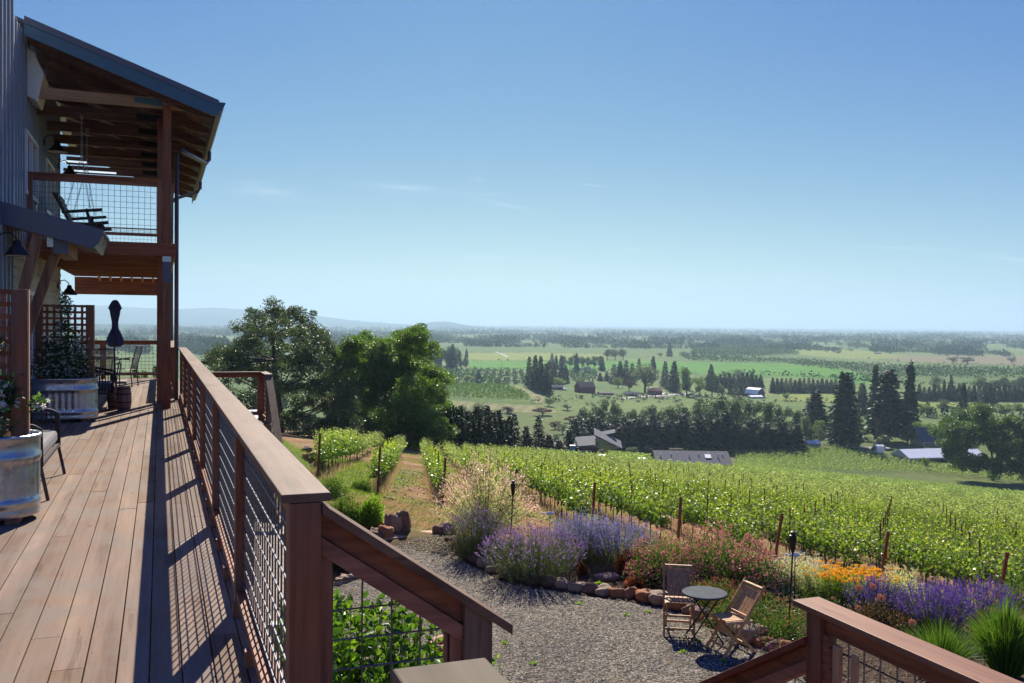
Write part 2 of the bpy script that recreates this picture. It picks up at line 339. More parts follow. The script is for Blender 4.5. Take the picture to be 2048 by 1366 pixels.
FL = [((1380,724),(1560,727),(1660,733),(1745,752)), ((1395,747),(1500,752),(1640,757),(1742,760)), fm_bright
  ], [((928,722),(1070,722),(1210,722)), ((945,738),(1070,740),(1215,742)), fm_bright
  ], [((1180,722),(1290,722),(1390,724)), ((1180,738),(1290,742),(1400,747)), fm_bright
  ], [((925,706),(1070,705),(1215,709)), ((945,721),(1070,721),(1212,721)), fm_lime
  ], [((850,689),(1120,692),(1400,693)), ((925,704),(1120,704),(1420,707)), fm_olive
  ], [((1400,690),(1500,692),(1560,693)), ((1400,722),(1500,724),(1600,709)), fm_olive
  ], [((1566,696),(1650,697),(1735,702),(1800,711)), ((1600,710),(1650,714),(1720,718),(1830,717)), fm_lime
  ], [((1740,712),(1900,711),(2060,711)), ((1790,722),(1900,727),(2060,731)), fm_soil
  ], [((1820,755),(1930,757),(2060,757)), ((1830,765),(1930,768),(2060,770)), fm_olive
  ], [((1560,782),(1620,784),(1700,788)), ((1560,800),(1620,803),(1720,806)), fm_lime
  ], [((1820,800),(1930,806),(2060,808)), ((1840,816),(1930,824),(2060,826)), fm_lime
  ], [((1800,834),(1930,836),(2070,840)), ((1790,868),(1930,872),(2070,876)), fm_olive
  ], [((872,764),(950,768),(1010,771),(1052,783)), ((896,797),(960,801),(1020,806),(1072,808)), fm_vine
  ], [((1010,770),(1040,774),(1070,785)), ((1072,808),(1085,808),(1098,800)), fm_tan
  ], [((900,801),(960,806),(1060,812),(1100,816)), ((900,815),(960,822),(1060,826),(1120,828)), fm_tan
  ], [((1440,752),(1480,753),(1520,753)), ((1440,762),(1480,763),(1520,762)), fm_bright
  ], [((1690,750),(1740,757),(1790,765)), ((1660,762),(1730,768),(1800,775)), fm_bright]
for T_, B_, m_ in FL: sheet('field', T_, B_, m_)
m_road = plain('farm_track', (.36,.33,.3), .9)
sheet('path', [(1240,796),(1320,790),(1380,786)], [(1240,799),(1320,793),(1380,789)], m_road, .2, 12, 1)
sheet('path', [(990,704),(1003,709),(1012,714)], [(996,704),(1009,709),(1018,714)], m_road, .2, 8, 1)
sheet('road', [(1640,893),(1700,893),(1780,895)], [(1640,896),(1700,896),(1780,899)], m_road, .1, 12, 1)
sheet('road', [(1085,909),(1110,905),(1145,903)], [(1060,916),(1110,914),(1150,909)], plain('bare_earth', (.36,.24,.18), .95), .1, 10, 2)
# ---- gravel court, slab, paved patio
def gravelmat():
    m, t, p = newmat('gravel'); v = objc(t)
    vo = t.nodes.new('ShaderNodeTexVoronoi'); vo.inputs['Scale'].default_value = 24; t.links.new(v, vo.inputs['Vector'])
    g = t.nodes.new('ShaderNodeSeparateColor'); t.links.new(vo.outputs['Color'], g.inputs[0])
    col = ramp(t, g.outputs[0], [(0, (.05,.045,.04)), (.3, (.15,.13,.105)), (.6, (.26,.225,.18)), (.85, (.39,.34,.27)), (1, (.52,.47,.39))])
    col = mixrgb(t, 1.0, col, ramp(t, noise(t, v, .8, 6, .65), [(.35, (.6,.6,.64)), (.65, (1.2,1.14,1.02))]), 'MULTIPLY')
    vd = ramp(t, vo.outputs['Distance'], [(.0, (1,1,1)), (.55, (0,0,0))])
    col = mixrgb(t, .55, col, vd, 'MULTIPLY')
    t.links.new(col, p.inputs['Base Color']); p.inputs['Roughness'].default_value = .85; p.inputs['Specular IOR Level'].default_value = .2
    bump(t, p, vd, 1.0, .03); return m
m_gravel = gravelmat()
GB = [(880,1076),(897,1100),(938,1130),(1000,1160),(1060,1174),(1130,1186),(1200,1197),(1262,1205),(1330,1217),(1400,1241),(1450,1262),(1520,1290),(1590,1312),(1650,1345),(1720,1400),(1800,1480)]
pts = [onz(x, y, GZ+.012) for x, y in [(610,1500),(640,1240),(672,1160),(720,1132),(785,1092)]+GB]
pts += [Vector((4.2, 6.0, GZ+.012)), Vector((-1.5, 5.0, GZ+.012))]
tag(mo('gravel_ground', MB().poly(pts[::-1]), m_gravel), kind='structure')
m_slab = plain('terracotta_concrete', (.5,.32,.21), .85, 0, .1, 3, .3)
a = onz(783,1084,GZ+.02); b = onz(884,1077,GZ+.02); c = onz(886,1071,GZ+.15); d = onz(786,1072,GZ+.15)
mb = MB(); z0 = GZ-.2; z1 = GZ+.08
q = [Vector((a.x-.3, a.y, z0)), Vector((b.x+.1, b.y+.15, z0)), Vector((b.x+.1, b.y+.6, z0)), Vector((a.x-.3, a.y+.5, z0))]
mb.prism(q, (0, 0, z1-z0)); tag(mo('path', mb, m_slab, bevel=.02), kind='structure')
def pavermat():
    m, t, p = newmat('patio_pavers'); v = objc(t); br = t.nodes.new('ShaderNodeTexBrick'); t.links.new(v, br.inputs['Vector'])
    br.inputs['Scale'].default_value = 1; br.inputs['Brick Width'].default_value = .4; br.inputs['Row Height'].default_value = .25; br.inputs['Mortar Size'].default_value = .008
    br.inputs['Color1'].default_value = (.36,.28,.22,1); br.inputs['Color2'].default_value = (.44,.35,.27,1); br.inputs['Mortar'].default_value = (.2,.16,.13,1)
    t.links.new(mixrgb(t, 1.0, br.outputs[0], ramp(t, noise(t, v, 5, 5), [(.3, (.8,.8,.8)), (.7, (1.15,1.12,1.1))]), 'MULTIPLY'), p.inputs['Base Color']); p.inputs['Roughness'].default_value = .85; return m
PZ = -2.0
tag(mo('patio', MB().box(.52, 1.85, 8.0, 17.2, GZ-.3, PZ), pavermat(), rz=TH), kind='structure')
tag(mo('patio', MB().box(.52, 2.15, 16.0, 19.5, GZ-.3, PZ-.004), bpy.data.materials['patio_pavers'], rz=TH), kind='structure')
# ------------------------------------------------------------------ deck floor: every board laid, gaps and butt joints real
mb = MB(); holes = MB(); x = -2.14; k = 0
while x < .5:
    y = -2.5-R.random()*3
    while y < 17.72:
        y1 = min(y+R.choice([3.05, 3.66, 4.27, 4.88]), 17.72)
        if y1-y > .3 or y1 < 17.7:
            dz = R.uniform(-.0015, .0015); mb.box(x+.003, x+.137, max(y, -2.5)+.0018, y1-.0018, -.03+dz, dz)
            yy = max(y, 1.0)+.04
            while yy < min(y1, 9):
                for sx in (.022, .118): holes.box(x+sx-.0028, x+sx+.0028, yy-.0028, yy+.0028, dz, dz+.0006)
                yy += .4064 if yy+.4064 < y1-.03 or yy+.05 > y1 else max(.01, y1-.04-yy)
        y = y1
    x += .14; k += 1
deck = Thing('deck', (0, 0, 0), 'long raised deck of weathered brown boards with worn gaps', 'deck'); deck.o['kind'] = 'structure'
deck.part('floorboards', mb, m_deck, bevel=.003); deck.part('screw_heads', holes, m_black)
mb = MB()
for i in range(36): mb.box(-2.2, .46, -2.4+i*.58, -2.36+i*.58, -.25, -.045)
mb.box(.46, .5, -2.5, 2.94, -.3, -.035); mb.box(.46, .5, -2.4, 1.4, -.3, -.036)
mb.box(.46, .5, 3.0, 28, -.3, -.034)
deck.part('deck_joists', mb, m_joist)
deck.part('border_board', MB().box(-2.14, .5, 17.73, 17.87, -.03, .004), m_deckr, bevel=.003)
mb = MB(); x = -2.6
while x < .48:
    mb.box(x+.003, x+.137, 17.88, 22.4, -.03, .001); mb.box(x+.003, x+.137, 22.42, 27.75, -.03, 0); x += .14
deck.part('floorboards', mb, m_deck)
mb = MB()
for yy in range(0, 28, 3):
    for xx in (-1.9, .3): mb.box(xx, xx+.14, yy, yy+.14, GZ-3, -.25)
deck.part('support_post', mb, m_post)
mb = MB(); mb.box(-2.2, .44, -2.5, 28, -5, -.32); 
# ------------------------------------------------------------------ railings
def mesh_panel(p0, p1, zb0, zb1, zt0, zt1, step=.1, r=.0032, hor=True, amp=.0):
    """wire panel between p0 and p1 (house plan), bottom zb and top zt may slope"""
    mb = MB(); p0 = Vector((p0[0], p0[1], 0)); p1 = Vector((p1[0], p1[1], 0)); L = (p1-p0).length; d = (p1-p0)/L; nrm = Vector((d.y, -d.x, 0))
    n = int(L/step); o = (L-n*step)/2
    for i in range(n+1):
        s = o+i*step; t = s/L
        a = p0+d*s; mb.tube([(a.x, a.y, zb0+(zb1-zb0)*t), (a.x, a.y, zt0+(zt1-zt0)*t)], r, 5, False)
    H = max(zt0, zt1)-min(zb0, zb1); m = int(H/step)+1
    for j in range(m+1):
        z = min(zb0, zb1)+.045+j*step
        # keep the part of this wire that lies inside the panel
        ts = [t/40 for t in range(41) if zb0+(zb1-zb0)*t/40 <= z <= zt0+(zt1-zt0)*t/40]
        if len(ts) < 2: continue
        a = p0+d*(L*ts[0])-nrm*r*1.6; b = p0+d*(L*ts[-1])-nrm*r*1.6
        k = max(1, int((b-a).length/step)) if amp else 1
        mb.tube([(a.x+(b.x-a.x)*i/k+nrm.x*amp*(-1)**i, a.y+(b.y-a.y)*i/k+nrm.y*amp*(-1)**i, z) for i in range(k+1)], r, 5, False)
    return mb
def level_rail(T, A, B, z0, posts, h=1.05, capmat=None, axis='y', capw=.158, wire=.0042, step=.1, stub=.0, cap_ext=(0, 0), post0=None):
    """A->B in plan; posts are distances along"""
    A = Vector((A[0], A[1], 0)); B = Vector((B[0], B[1], 0)); L = (B-A).length; d = (B-A)/L; n = Vector((d.y, -d.x, 0))
    def P(s, o, z): v = A+d*s+n*o; return (v.x, v.y, z)
    fm = m_raily if axis == 'y' else m_railx; cm = capmat or (m_cap if axis == 'y' else m_capx)
    mb = MB(); mb.bar(P(-cap_ext[0], 0, z0+h-.0145), P(L+cap_ext[1], 0, z0+h-.0145), capw, .029); T.part('cap_rail', mb, cm, bevel=.004)
    for s in posts:
        mb = MB(); a = P(s, 0, z0-stub-.12); b = P(s, 0, z0+h-.031); mb.bar(a, b, .1, .1, (d.x, d.y, 0)); T.part('post', mb, m_post, bevel=.003)
    for s, e in zip(posts[:-1], posts[1:]):
        s += .05; e -= .05
        mb = MB(); mb.bar(P(s+.002, 0, z0+h-.075), P(e-.002, 0, z0+h-.075), .04, .088); T.part('top_rail', mb, fm, bevel=.002)
        mb = MB(); mb.bar(P(s+.002, 0, z0+.1), P(e-.002, 0, z0+.1), .09, .04); T.part('bottom_rail', mb, fm, bevel=.002)
        mb = MB(); mb.bar(P(s+.01, .022, z0+.14), P(e-.01, .022, z0+.14), .035, .035); mb.bar(P(s+.012, .022, z0+.12), P(s+.012, .022, z0+h-.12), .022, .03, (d.x, d.y, 0)); mb.bar(P(e-.012, .022, z0+.12), P(e-.012, .022, z0+h-.12), .022, .03, (d.x, d.y, 0))
        T.part('panel_frame', mb, fm)
        p = P(s, .0, 0); q_ = P(e, .0, 0); T.part('wire_mesh', mesh_panel(p, q_, z0+.12, z0+.12, z0+h-.12, z0+h-.12, step, wire), m_wire)
def slope_rail(T, A, B, zA, zB, rend=1.0, capw=.14, h_in=.13, bot=.95, mat=None, cmat=None, wire=.0032, meshz=None):
    A3 = Vector((A[0], A[1], zA)); B3 = Vector((B[0], B[1], zB)); dn = Vector((0, 0, -1))
    def vb(P, Q, top, hh, w):
        P = Vector(P); Q = Vector(Q); d = Q-P; n = Vector((d.y, -d.x, 0)).normalized()*w/2
        return [tuple(P-n+dn*top), tuple(Q-n+dn*top), tuple(Q-n+dn*(top+hh)), tuple(P-n+dn*(top+hh))], tuple(n*2)
    mb = MB(); q, e = vb(A3, B3, 0, .034, capw); mb.prism(q, e); T.part('cap_rail', mb, cmat or m_capx, bevel=.003)
    E3 = A3.lerp(B3, rend)
    mb = MB(); q, e = vb(A3, E3, .036, .075, .04); mb.prism(q, e); q, e = vb(A3, E3, .112, .06, .07); mb.prism(q, e); T.part('top_rail', mb, mat or m_railx, bevel=.002)
rl = Thing('deck_railing', (.44, 3, 0), 'long deck railing with broad brown cap and galvanised mesh panels, running away beside the boards', 'railing')
level_rail(rl, (.44, 2.997), (.44, 20.3), 0, [.05, 2.3, 4.62, 7.0, 9.35, 11.7, 14.0, 17.2], stub=0)
for s in np.arange(3.6, 20, .78): rl.part('support_block', MB().box(.37, .42, s, s+.05, 0, .08), m_post)
rl = Thing('deck_railing', (.36, 20.4, 0), 'farther deck railing set slightly inward beyond the porch post', 'railing')
level_rail(rl, (.30, 20.45), (.30, 27.6), 0, [.05, 1.8, 3.6, 5.4, 7.1])
rl = Thing('deck_railing', (-1, 27.6, 0), 'railing closing the far end of the deck behind the dining table', 'railing')
level_rail(rl, (.25, 27.66), (-2.6, 27.66), 0, [.05, 1.7, 2.8], axis='x')
# near stair flight, P1 -> P2, plus landing
st = Thing('stair_railing', (1.0, 2.95, -.6), 'short sloping stair railing leaving the near corner post, its cap overhanging a square post', 'railing')
slope_rail(st, (.492, 3.05), (1.15, 3.05), 1.015, .553, rend=.74)
mb = MB(); zt = .553+.7*(1.15-1.03)-.03; mb.prism([(.98, 3.0, -2.7), (1.08, 3.0, -2.7), (1.08, 3.0, zt-.035), (.98, 3.0, zt+.035)], (0, .1, 0)); st.part('post', mb, wood('split_post', (.13,.07,.045), (.22,.13,.085), 'z', 9))
mb = MB(); mb.box(.492, .53, 3.03, 3.07, -.6, .84); mb.box(.938, .978, 3.03, 3.07, -1.2, .53); mb.box(.92, .932, 3.045, 3.055, -1.2, .53); st.part('panel_frame', mb, m_post)
st.part('wire_mesh', mesh_panel((.5, 3.05), (.97, 3.05), -.5, -.8, .84, .53, .1, .0032), m_wire)
rl = Thing('deck_railing', (.43, 1.4, 0), 'end of a mossy weathered railing cap at the bottom edge, across the stair opening', 'railing')
level_rail(rl, (.425, 1.433), (.425, -1.2), 0, [.06, 2.4], capmat=m_capn)
sg = Thing('deck_stairs', (1.2, 2, -.8), 'wooden steps from the deck down to a small landing', 'stairs')
mb = MB()
for i in range(4): mb.box(.5+i*.28, .5+(i+1)*.28+.02, 1.46, 2.87, -.2*(i+1)-.03, -.2*(i+1))
sg.part('tread', mb, m_deck)
mb = MB(); mb.box(1.64, 2.93, .2, 2.6, -.83, -.79); sg.part('landing', mb, m_deck)
mb = MB(); mb.box(.5, 1.64, 2.88, 2.91, -2.7, -.9); mb.box(1.7, 1.8, .3, .4, -2.7, -.83); mb.box(2.8, 2.9, .3, .4, -2.7, -.83); sg.part('support_post', mb, m_post)
rr_ = Thing('landing_railing', (2.98, 3.6, -.8), 'reddish landing railing with broad cap at the lower right corner', 'railing')
level_rail(rr_, (2.98, 3.72), (2.98, .3), -.79, [.12, 1.8, 3.3], h=1.053, capmat=wood('red_brown_cap', (.21,.08,.042), (.32,.15,.085), 'y', 9))
mb = MB(); mb.box(2.93, 2.955, 3.42, 3.46, -.6, .12); mb.box(2.96, 2.98, 3.34, 3.375, -.6, .1); rr_.part('batten', mb, m_cedar)
sr = Thing('stair_railing', (2.98, 3.8, -1), 'dark red stair railing sloping down to the left from the lower right post', 'railing')
slope_rail(sr, (2.98, 3.64), (2.98, 5.6), .105, .105-.61*1.96, mat=m_raily, cmat=wood('dark_red_cap', (.16,.04,.025), (.24,.07,.045), 'y', 9))
sr.part('wire_mesh', mesh_panel((2.98, 3.68), (2.98, 5.5), -.9, -2.0, -.09, -1.2, .1), m_wire)
mb = MB(); mb.box(2.93, 3.03, 5.5, 5.6, -2.7, -1.15); sr.part('post', mb, m_post)
mb = MB()
for i in range(10): mb.box(1.9, 2.93, 3.0+i*.29, 3.3+i*.29, -.79-.19*(i+1)-.03, -.79-.19*(i+1))
sr2 = Thing('garden_stairs', (2.4, 3, -2.7), 'wooden steps from the landing down to the gravel', 'stairs'); sr2.part('tread', mb, m_deck)
mb = MB(); mb.bar((2.9, 3.0, -1.1), (2.9, 5.9, -2.9), .04, .25); mb.bar((1.93, 3.0, -1.1), (1.93, 5.9, -2.9), .04, .25); sr2.part('stringer', mb, m_raily)
# side landing below the far part of the railing with its own stair to the patio
sl = Thing('landing', (1.3, 20, -.5), 'lower side landing with red-brown railing and a steep stair to the paved patio', 'landing')
LZ = -.5
level_rail(sl, (.55, 20.62), (2.12, 20.62), LZ, [.05, 1.5], h=1.02, axis='x', wire=.003)
level_rail(sl, (2.1, 19.55), (2.1, 20.7), LZ, [.05, 1.07], h=1.02, wire=.003)
mb = MB(); mb.box(.52, 2.15, 19.45, 20.7, LZ-.04, LZ); sl.part('landing_floor', mb, m_deck)
mb = MB(); mb.box(.52, 2.15, 19.42, 19.45, LZ-.25, LZ-.002); mb.box(2.05, 2.15, 19.5, 19.6, -2.7, LZ-.04); mb.box(2.05, 2.15, 20.55, 20.65, -4.7, LZ-.04); sl.part('support_post', mb, m_post)
mb = MB(); mr = MB()
for i in range(8):
    z = LZ-.185*(i+1); y1 = 19.44-.28*i; mb.box(.6, 2.02, y1-.3, y1, z-.04, z); mr.box(.6, 2.02, y1-.02, y1-.001, z+.002, z+.145)
sl.part('tread', mb, m_deck); sl.part('riser', mr, m_deckr)
slope_rail(sl, (2.1, 19.55), (2.1, 16.9), LZ+1.0, LZ+1.0-.66*2.65, cmat=m_cap, mat=m_raily)
sl.part('wire_mesh', mesh_panel((2.1, 19.5), (2.1, 17.0), LZ-.15, LZ-1.75, LZ+.8, LZ-.8), m_wire)
mb = MB(); mb.box(2.05, 2.15, 16.9, 17.0, PZ, PZ+.75); mb.bar((.62, 19.5, LZ-.2), (.62, 17.0, PZ), .04, .28); mb.bar((2.0, 19.5, LZ-.2), (2.0, 17.0, PZ), .04, .28); sl.part('stringer', mb, m_raily)
# ------------------------------------------------------------------ house
WX = -2.15
ho = Thing('house', (WX, 18, 0), 'metal-sided house with two-storey timber porch over the deck', 'house')
def seam_wall(x, y0, y1, z0, z1, step=.4, rib=.03, w=.035, cut=()):
    mb = MB(); ys = np.arange(y0, y1, step)
    segs = [(y0, y1, z0, z1)]
    for (a, b, c, d) in cut:
        ns_ = []
        for (p, q, r, s) in segs:
            if a >= q or b <= p or c >= s or d <= r: ns_.append((p, q, r, s)); continue
            if p < a: ns_.append((p, a, r, s))
            if q > b: ns_.append((b, q, r, s))
            lo, hi = max(p, a), min(q, b)
            if r < c: ns_.append((lo, hi, r, c))
            if s > d: ns_.append((lo, hi, d, s))
        segs = ns_
    for (p, q, r, s) in segs:
        mb.box(x-.15, x, p, q, r, s)
        for y in ys:
            if p+.01 < y and y+w < q: mb.box(x+.001, x+rib, y, y+w, r, s)
    return mb
WIN = [(17.75, 19.35, 3.75, 4.85), (20.7, 22.3, 3.75, 4.85)]
ho.part('wall', seam_wall(WX, 9, 16.35, -.3, 9.5, .36), m_metal)
ho.part('wall', seam_wall(WX-.002, 16.35, 23.7, 2.9, 6.4, .3, .02, .03, cut=WIN), m_metal)
mb = MB(); mb.box(WX-.3, WX-.152, 16.36, 23.7, 3, 6.4); mb.box(-8, WX-.15, 23.6, 23.72, -.3, 6.3); mb.box(-8, WX-.15, 16.2, 16.34, 6.2, 9.4); ho.part('wall', mb, m_metal)
LW = [(17.5, 19.4, .02, 2.1), (21.2, 22.6, .9, 2.1)]
mb = MB()
for z in np.arange(-.3, 2.75, .16):
    for (a, b) in ((16.36, 17.5), (19.4, 23.7)):
        mb.prism([(WX-.1, a, z), (WX+.022, a, z), (WX+.004, a, z+.158), (WX-.1, a, z+.158)], (0, b-a, 0))
mb.box(WX-.1, WX+.01, 17.5, 19.4, 2.1, 2.75); ho.part('lap_siding', mb, m_siding)
def window(y0, y1, z0, z1, mull=1, bar=True):
    f = MB(); x0 = WX-.05; x1 = WX+.035; t = .07
    f.box(x0, x1, y0, y1, z0, z0+t); f.box(x0, x1, y0, y1, z1-t, z1); f.box(x0, x1-.002, y0, y0+t, z0+t, z1-t); f.box(x0, x1-.002, y1-t, y1, z0+t, z1-t)
    for i in range(mull): yy = y0+(y1-y0)*(i+1)/(mull+1); f.box(x0, x1-.004, yy-.03, yy+.03, z0+t, z1-t)
    fr = ho.part('window', f, m_white); g = MB(); g.box(WX-.04, WX-.03, y0+t, y1-t, z0+t, z1-t); ho.part('pane', g, m_glass, sub=fr)
window(*WIN[0]); window(*WIN[1]); window(17.5, 19.4, .02, 2.1, 1); 
# upper balcony
PX_ = .12; Y0 = 17.9; Y1 = 27.6
ho.part('rim_beam', MB().box(WX, PX_+.15, Y0-.02, Y0+.03, 2.77, 3.0), m_railx, bevel=.004)
mb = MB(); mb.box(PX_+.11, PX_+.15, Y0+.03, Y1+.1, 2.77, 3.0); mb.box(WX, PX_+.15, Y1, Y1+.12, 2.3, 2.77); ho.part('beam', mb, m_railx)
for i, y in enumerate(np.arange(Y0+.4, Y1, .41)): ho.part('floor_joist', MB().box(WX, PX_+.1, y, y+.04, 2.775, 2.955), m_railx)
mb = MB(); y = Y0+.04
while y < Y1: mb.box(WX, PX_+.1, y, y+.136, 2.96, 2.995); y += .142
ho.part('balcony_floor', mb, m_railx)
for i in range(6): ho.part('joist_end', MB().prism([(-1.55+i*.27, Y1-.04, 2.775), (-1.55+i*.27, Y1-.04, 2.66), (-1.55+i*.27, Y1-.5, 2.775)], (.05, 0, 0)), m_cedar)  # sunlight on the joist ends put into their orange wood colour
for (x, y, z0, z1) in ((PX_, Y0+.02, 0, 5.5), (PX_-.1, Y0+1.25, 0, 5.5), (PX_, Y1-.1, 0, 5.5)):
    p = ho.part('post', MB().box(x-.07, x+.07, y, y+.14, z0, z1), m_post, bevel=.005)
    if y < Y0+.1:
        ho.part('post_bracket', MB().box(x-.073, x+.073, y-.004, y+.144, 2.67, 2.77), m_galv, sub=p); ho.part('post_sleeve', MB().box(x-.072, x+.072, y-.003, y+.143, 2.3, 2.665), m_navy, sub=p)
# balcony railing
bp = MB(); ho.part('balcony_cap', MB().box(WX, PX_-.08, Y0+.01, Y0+.12, 4.12, 4.15), m_railx, bevel=.003)
ho.part('balcony_rail', MB().box(WX, PX_-.08, Y0+.05, Y0+.09, 4.02, 4.12), m_railx); ho.part('balcony_rail', MB().box(WX, PX_-.08, Y0+.02, Y0+.11, 3.12, 3.17), m_railx)
ho.part('balcony_post', MB().box(PX_-.17, PX_-.08, Y0+.02, Y0+.11, 3.0, 4.12), m_post); ho.part('balcony_post', MB().box(WX+.01, WX+.09, Y0+.02, Y0+.11, 3.0, 4.12), m_post)
ho.part('wire_mesh', mesh_panel((WX+.09, Y0+.06), (PX_-.17, Y0+.06), 3.17, 3.17, 4.02, 4.02, .1, .0035), m_wire)
ho.part('wire_mesh', mesh_panel((PX_+.1, Y0+.3), (PX_+.1, Y1), 3.1, 3.1, 4.1, 4.1, .1, .0035), m_wire)
ho.part('balcony_cap', MB().box(PX_+.03, PX_+.14, Y0+.3, Y1+.1, 4.12, 4.15), m_raily)
ho.part('balcony_cap', MB().box(WX-.4, PX_+.14, Y1+.0, Y1+.1, 4.12, 4.15), m_railx)
ho.part('wire_mesh', mesh_panel((WX-.4, Y1+.05), (PX_+.1, Y1+.05), 3.0, 3.0, 4.1, 4.1, .1, .0035), m_wire)
# main roof
XE, ZE, SL = .93, 5.5, .358; YF, YB = 17.35, 30.6
def rz_(x): return ZE+(XE-x)*SL
XA = WX-.0; 
mb = MB(); mb.prism([(XA-.35, YF+.04, rz_(XA-.35)), (XE+.02, YF+.04, rz_(XE+.02)), (XE+.02, YF+.04, rz_(XE+.02)-.05), (XA-.35, YF+.04, rz_(XA-.35)-.05)], (0, YB-YF-.08, 0)); ho.part('roof', mb, m_navy)
mb = MB(); mb.prism([(XA+.04, YF-.02, rz_(XA+.04)+.035), (XE+.05, YF-.02, rz_(XE+.05)+.035), (XE+.05, YF-.02, rz_(XE)-.24), (XE-.08, YF-.02, rz_(XE)-.24), (XA+.04, YF-.02, rz_(XA+.04)-.27)], (0, .04, 0)); ho.part('fascia', mb, m_blue)
mb = MB(); mb.prism([(XA+.04, YF-.035, rz_(XA+.04)+.05), (XE+.05, YF-.035, rz_(XE+.05)+.05), (XE+.05, YF-.035, rz_(XE)-.06), (XA+.04, YF-.035, rz_(XA+.04)-.07)], (0, .014, 0)); ho.part('fascia_trim', mb, m_navy)
mb = MB(); mb.prism([(XE+.0, YF+.02, ZE-.02), (XE+.02, YF+.02, ZE-.02), (XE+.02, YF+.02, ZE-.24), (XE, YF+.02, ZE-.24)], (0, YB-YF-.04, 0)); ho.part('eave_board', mb, m_soffit)
g0 = XE+.022; mb = MB(); mb.prism([(g0, YF+.03, ZE), (g0+.135, YF+.03, ZE), (g0+.13, YF+.03, ZE-.03), (g0+.075, YF+.03, ZE-.15), (g0, YF+.03, ZE-.15)], (0, YB-YF-.06, 0)); ho.part('gutter', mb, m_soffit)
mb = MB(); mb.prism([(g0, YF-.01, ZE+.002), (g0+.14, YF-.01, ZE+.002), (g0+.135, YF-.01, ZE-.03), (g0+.078, YF-.01, ZE-.153), (g0, YF-.01, ZE-.153)], (0, .038, 0)); ho.part('gutter_end', mb, m_blue)
mb = MB(); xx = XA
while xx < XE-.14:
    mb.prism([(xx, YF+.04, rz_(xx)-.055), (xx+.135, YF+.04, rz_(xx+.135)-.055), (xx+.135, YF+.04, rz_(xx+.135)-.075), (xx, YF+.04, rz_(xx)-.075)], (0, YB-YF-.1, 0)); xx += .14
ho.part('roof_boards', mb, wood('ceiling_boards', (.11,.06,.045), (.19,.105,.075), 'y'))
for i in range(9):
    y = YF+.55+i*1.455
    ho.part('rafter', MB().prism([(XA, y, rz_(XA)-.078), (XE-.02, y, rz_(XE-.02)-.078), (XE-.02, y, rz_(XE-.02)-.2), (XE-.3, y, rz_(XE-.3)-.26), (XA, y, rz_(XA)-.26)], (0, .05, 0)), m_joist)
    if y < Y1+.6:
        ho.part('tie_beam', MB().box(WX, PX_+.3, y+.052, y+.1, 5.45-.02, 5.45+.17), m_beam if i == 0 else m_joist)
        ho.part('beam_bracket', MB().prism([(PX_-.55, y+.049, 5.6), (PX_-.08, y+.049, 5.6), (PX_-.08, y+.049, 5.47), (PX_-.55, y+.049, 5.5)], (0, -.004, 0)), m_blue if i == 0 else m_black)
ho.part('beam', MB().box(PX_-.05, PX_+.05, Y0+.17, Y1, 5.28, 5.425), m_joist)
# downspouts
for yg, yp, xp in ((21.6, Y0+1.6, PX_+.19), (26.4, Y1-.3, PX_+.19)):
    pts_ = [(g0+.07, yg, ZE-.13), (g0+.07, yg, ZE-.33), (g0+.0, yg-.05, ZE-.42), (xp+.08, yp+.05, 4.98), (xp, yp, 4.85), (xp, yp, .02)]
    ho.part('downspout', MB().tube(pts_, .042, 8), m_navy, smooth=True)
mb = MB(); mb.prism([(WX+.0, 17.9, 5.45), (WX+.17, 17.9, 5.36), (WX+.27, 17.9, 5.85), (WX+.12, 17.9, 6.2), (WX, 17.9, 6.28)], (0, .8, 0)); ho.part('duct_hood', mb, m_white, bevel=.02)
# lower awning with braces
AY0, AY1 = 15.1, 17.05; ax1, az1 = -.84, 2.94; sl_ = .26
def az_(x): return az1+(ax1-x)*sl_
aw = ho.part('awning', MB().prism([(WX, AY0+.05, az_(WX)), (ax1, AY0+.05, az_(ax1)), (ax1, AY0+.05, az_(ax1)-.03), (WX, AY0+.05, az_(WX)-.03)], (0, AY1-AY0-.05, 0)), m_navy)
ho.part('awning_fascia', MB().prism([(WX, AY0, az_(WX)+.02), (ax1+.06, AY0, az_(ax1+.06)+.02), (ax1+.0, AY0, az_(ax1)-.17), (ax1-.09, AY0, az_(ax1)-.28), (WX, AY0, az_(WX)-.3)], (0, .045, 0)), m_navy, sub=aw)
ho.part('awning_soffit', MB().prism([(WX, AY0+.05, az_(WX)-.2), (ax1-.06, AY0+.05, az_(ax1)-.23), (ax1-.06, AY0+.05, az_(ax1)-.25), (WX, AY0+.05, az_(WX)-.22)], (0, AY1-AY0-.06, 0)), m_soffit, sub=aw)
ho.part('awning_eave', MB().prism([(ax1, AY0+.05, az_(ax1)-.032), (ax1+.02, AY0+.05, az_(ax1)-.04), (ax1-.055, AY0+.05, az_(ax1)-.25), (ax1-.075, AY0+.05, az_(ax1)-.25)], (0, AY1-AY0-.05, 0)), m_galv, sub=aw)
mb = MB(); y = AY0+.06
while y < AY1-.03: mb.tube([(ax1-.3, y, az_(ax1-.3)+.008), (ax1+.05, y, az_(ax1+.05)+.008)], .017, 6); y += .066
ho.part('corrugation', mb, m_galv, sub=aw)
for yb in (15.2, 15.72):
    zt = az_(-1.4)-.3
    ho.part('brace', MB().bar((-1.40 if yb > 15.5 else -1.66, yb, zt+.1), (WX+.04, yb, .72 if yb > 15.5 else .95), .14, .14, (0, 1, 0)), m_brace, bevel=.004)
ho.part('awning_beam', MB().box(-1.47, -1.27, AY0+.12, AY1-.15, az_(-1.37)-.5, az_(-1.37)-.25), m_beam, bevel=.004)
ho.part('beam_cover', MB().box(-1.472, -1.268, AY0+.1, AY0+.124, az_(-1.37)-.502, az_(-1.37)-.24), m_navy)
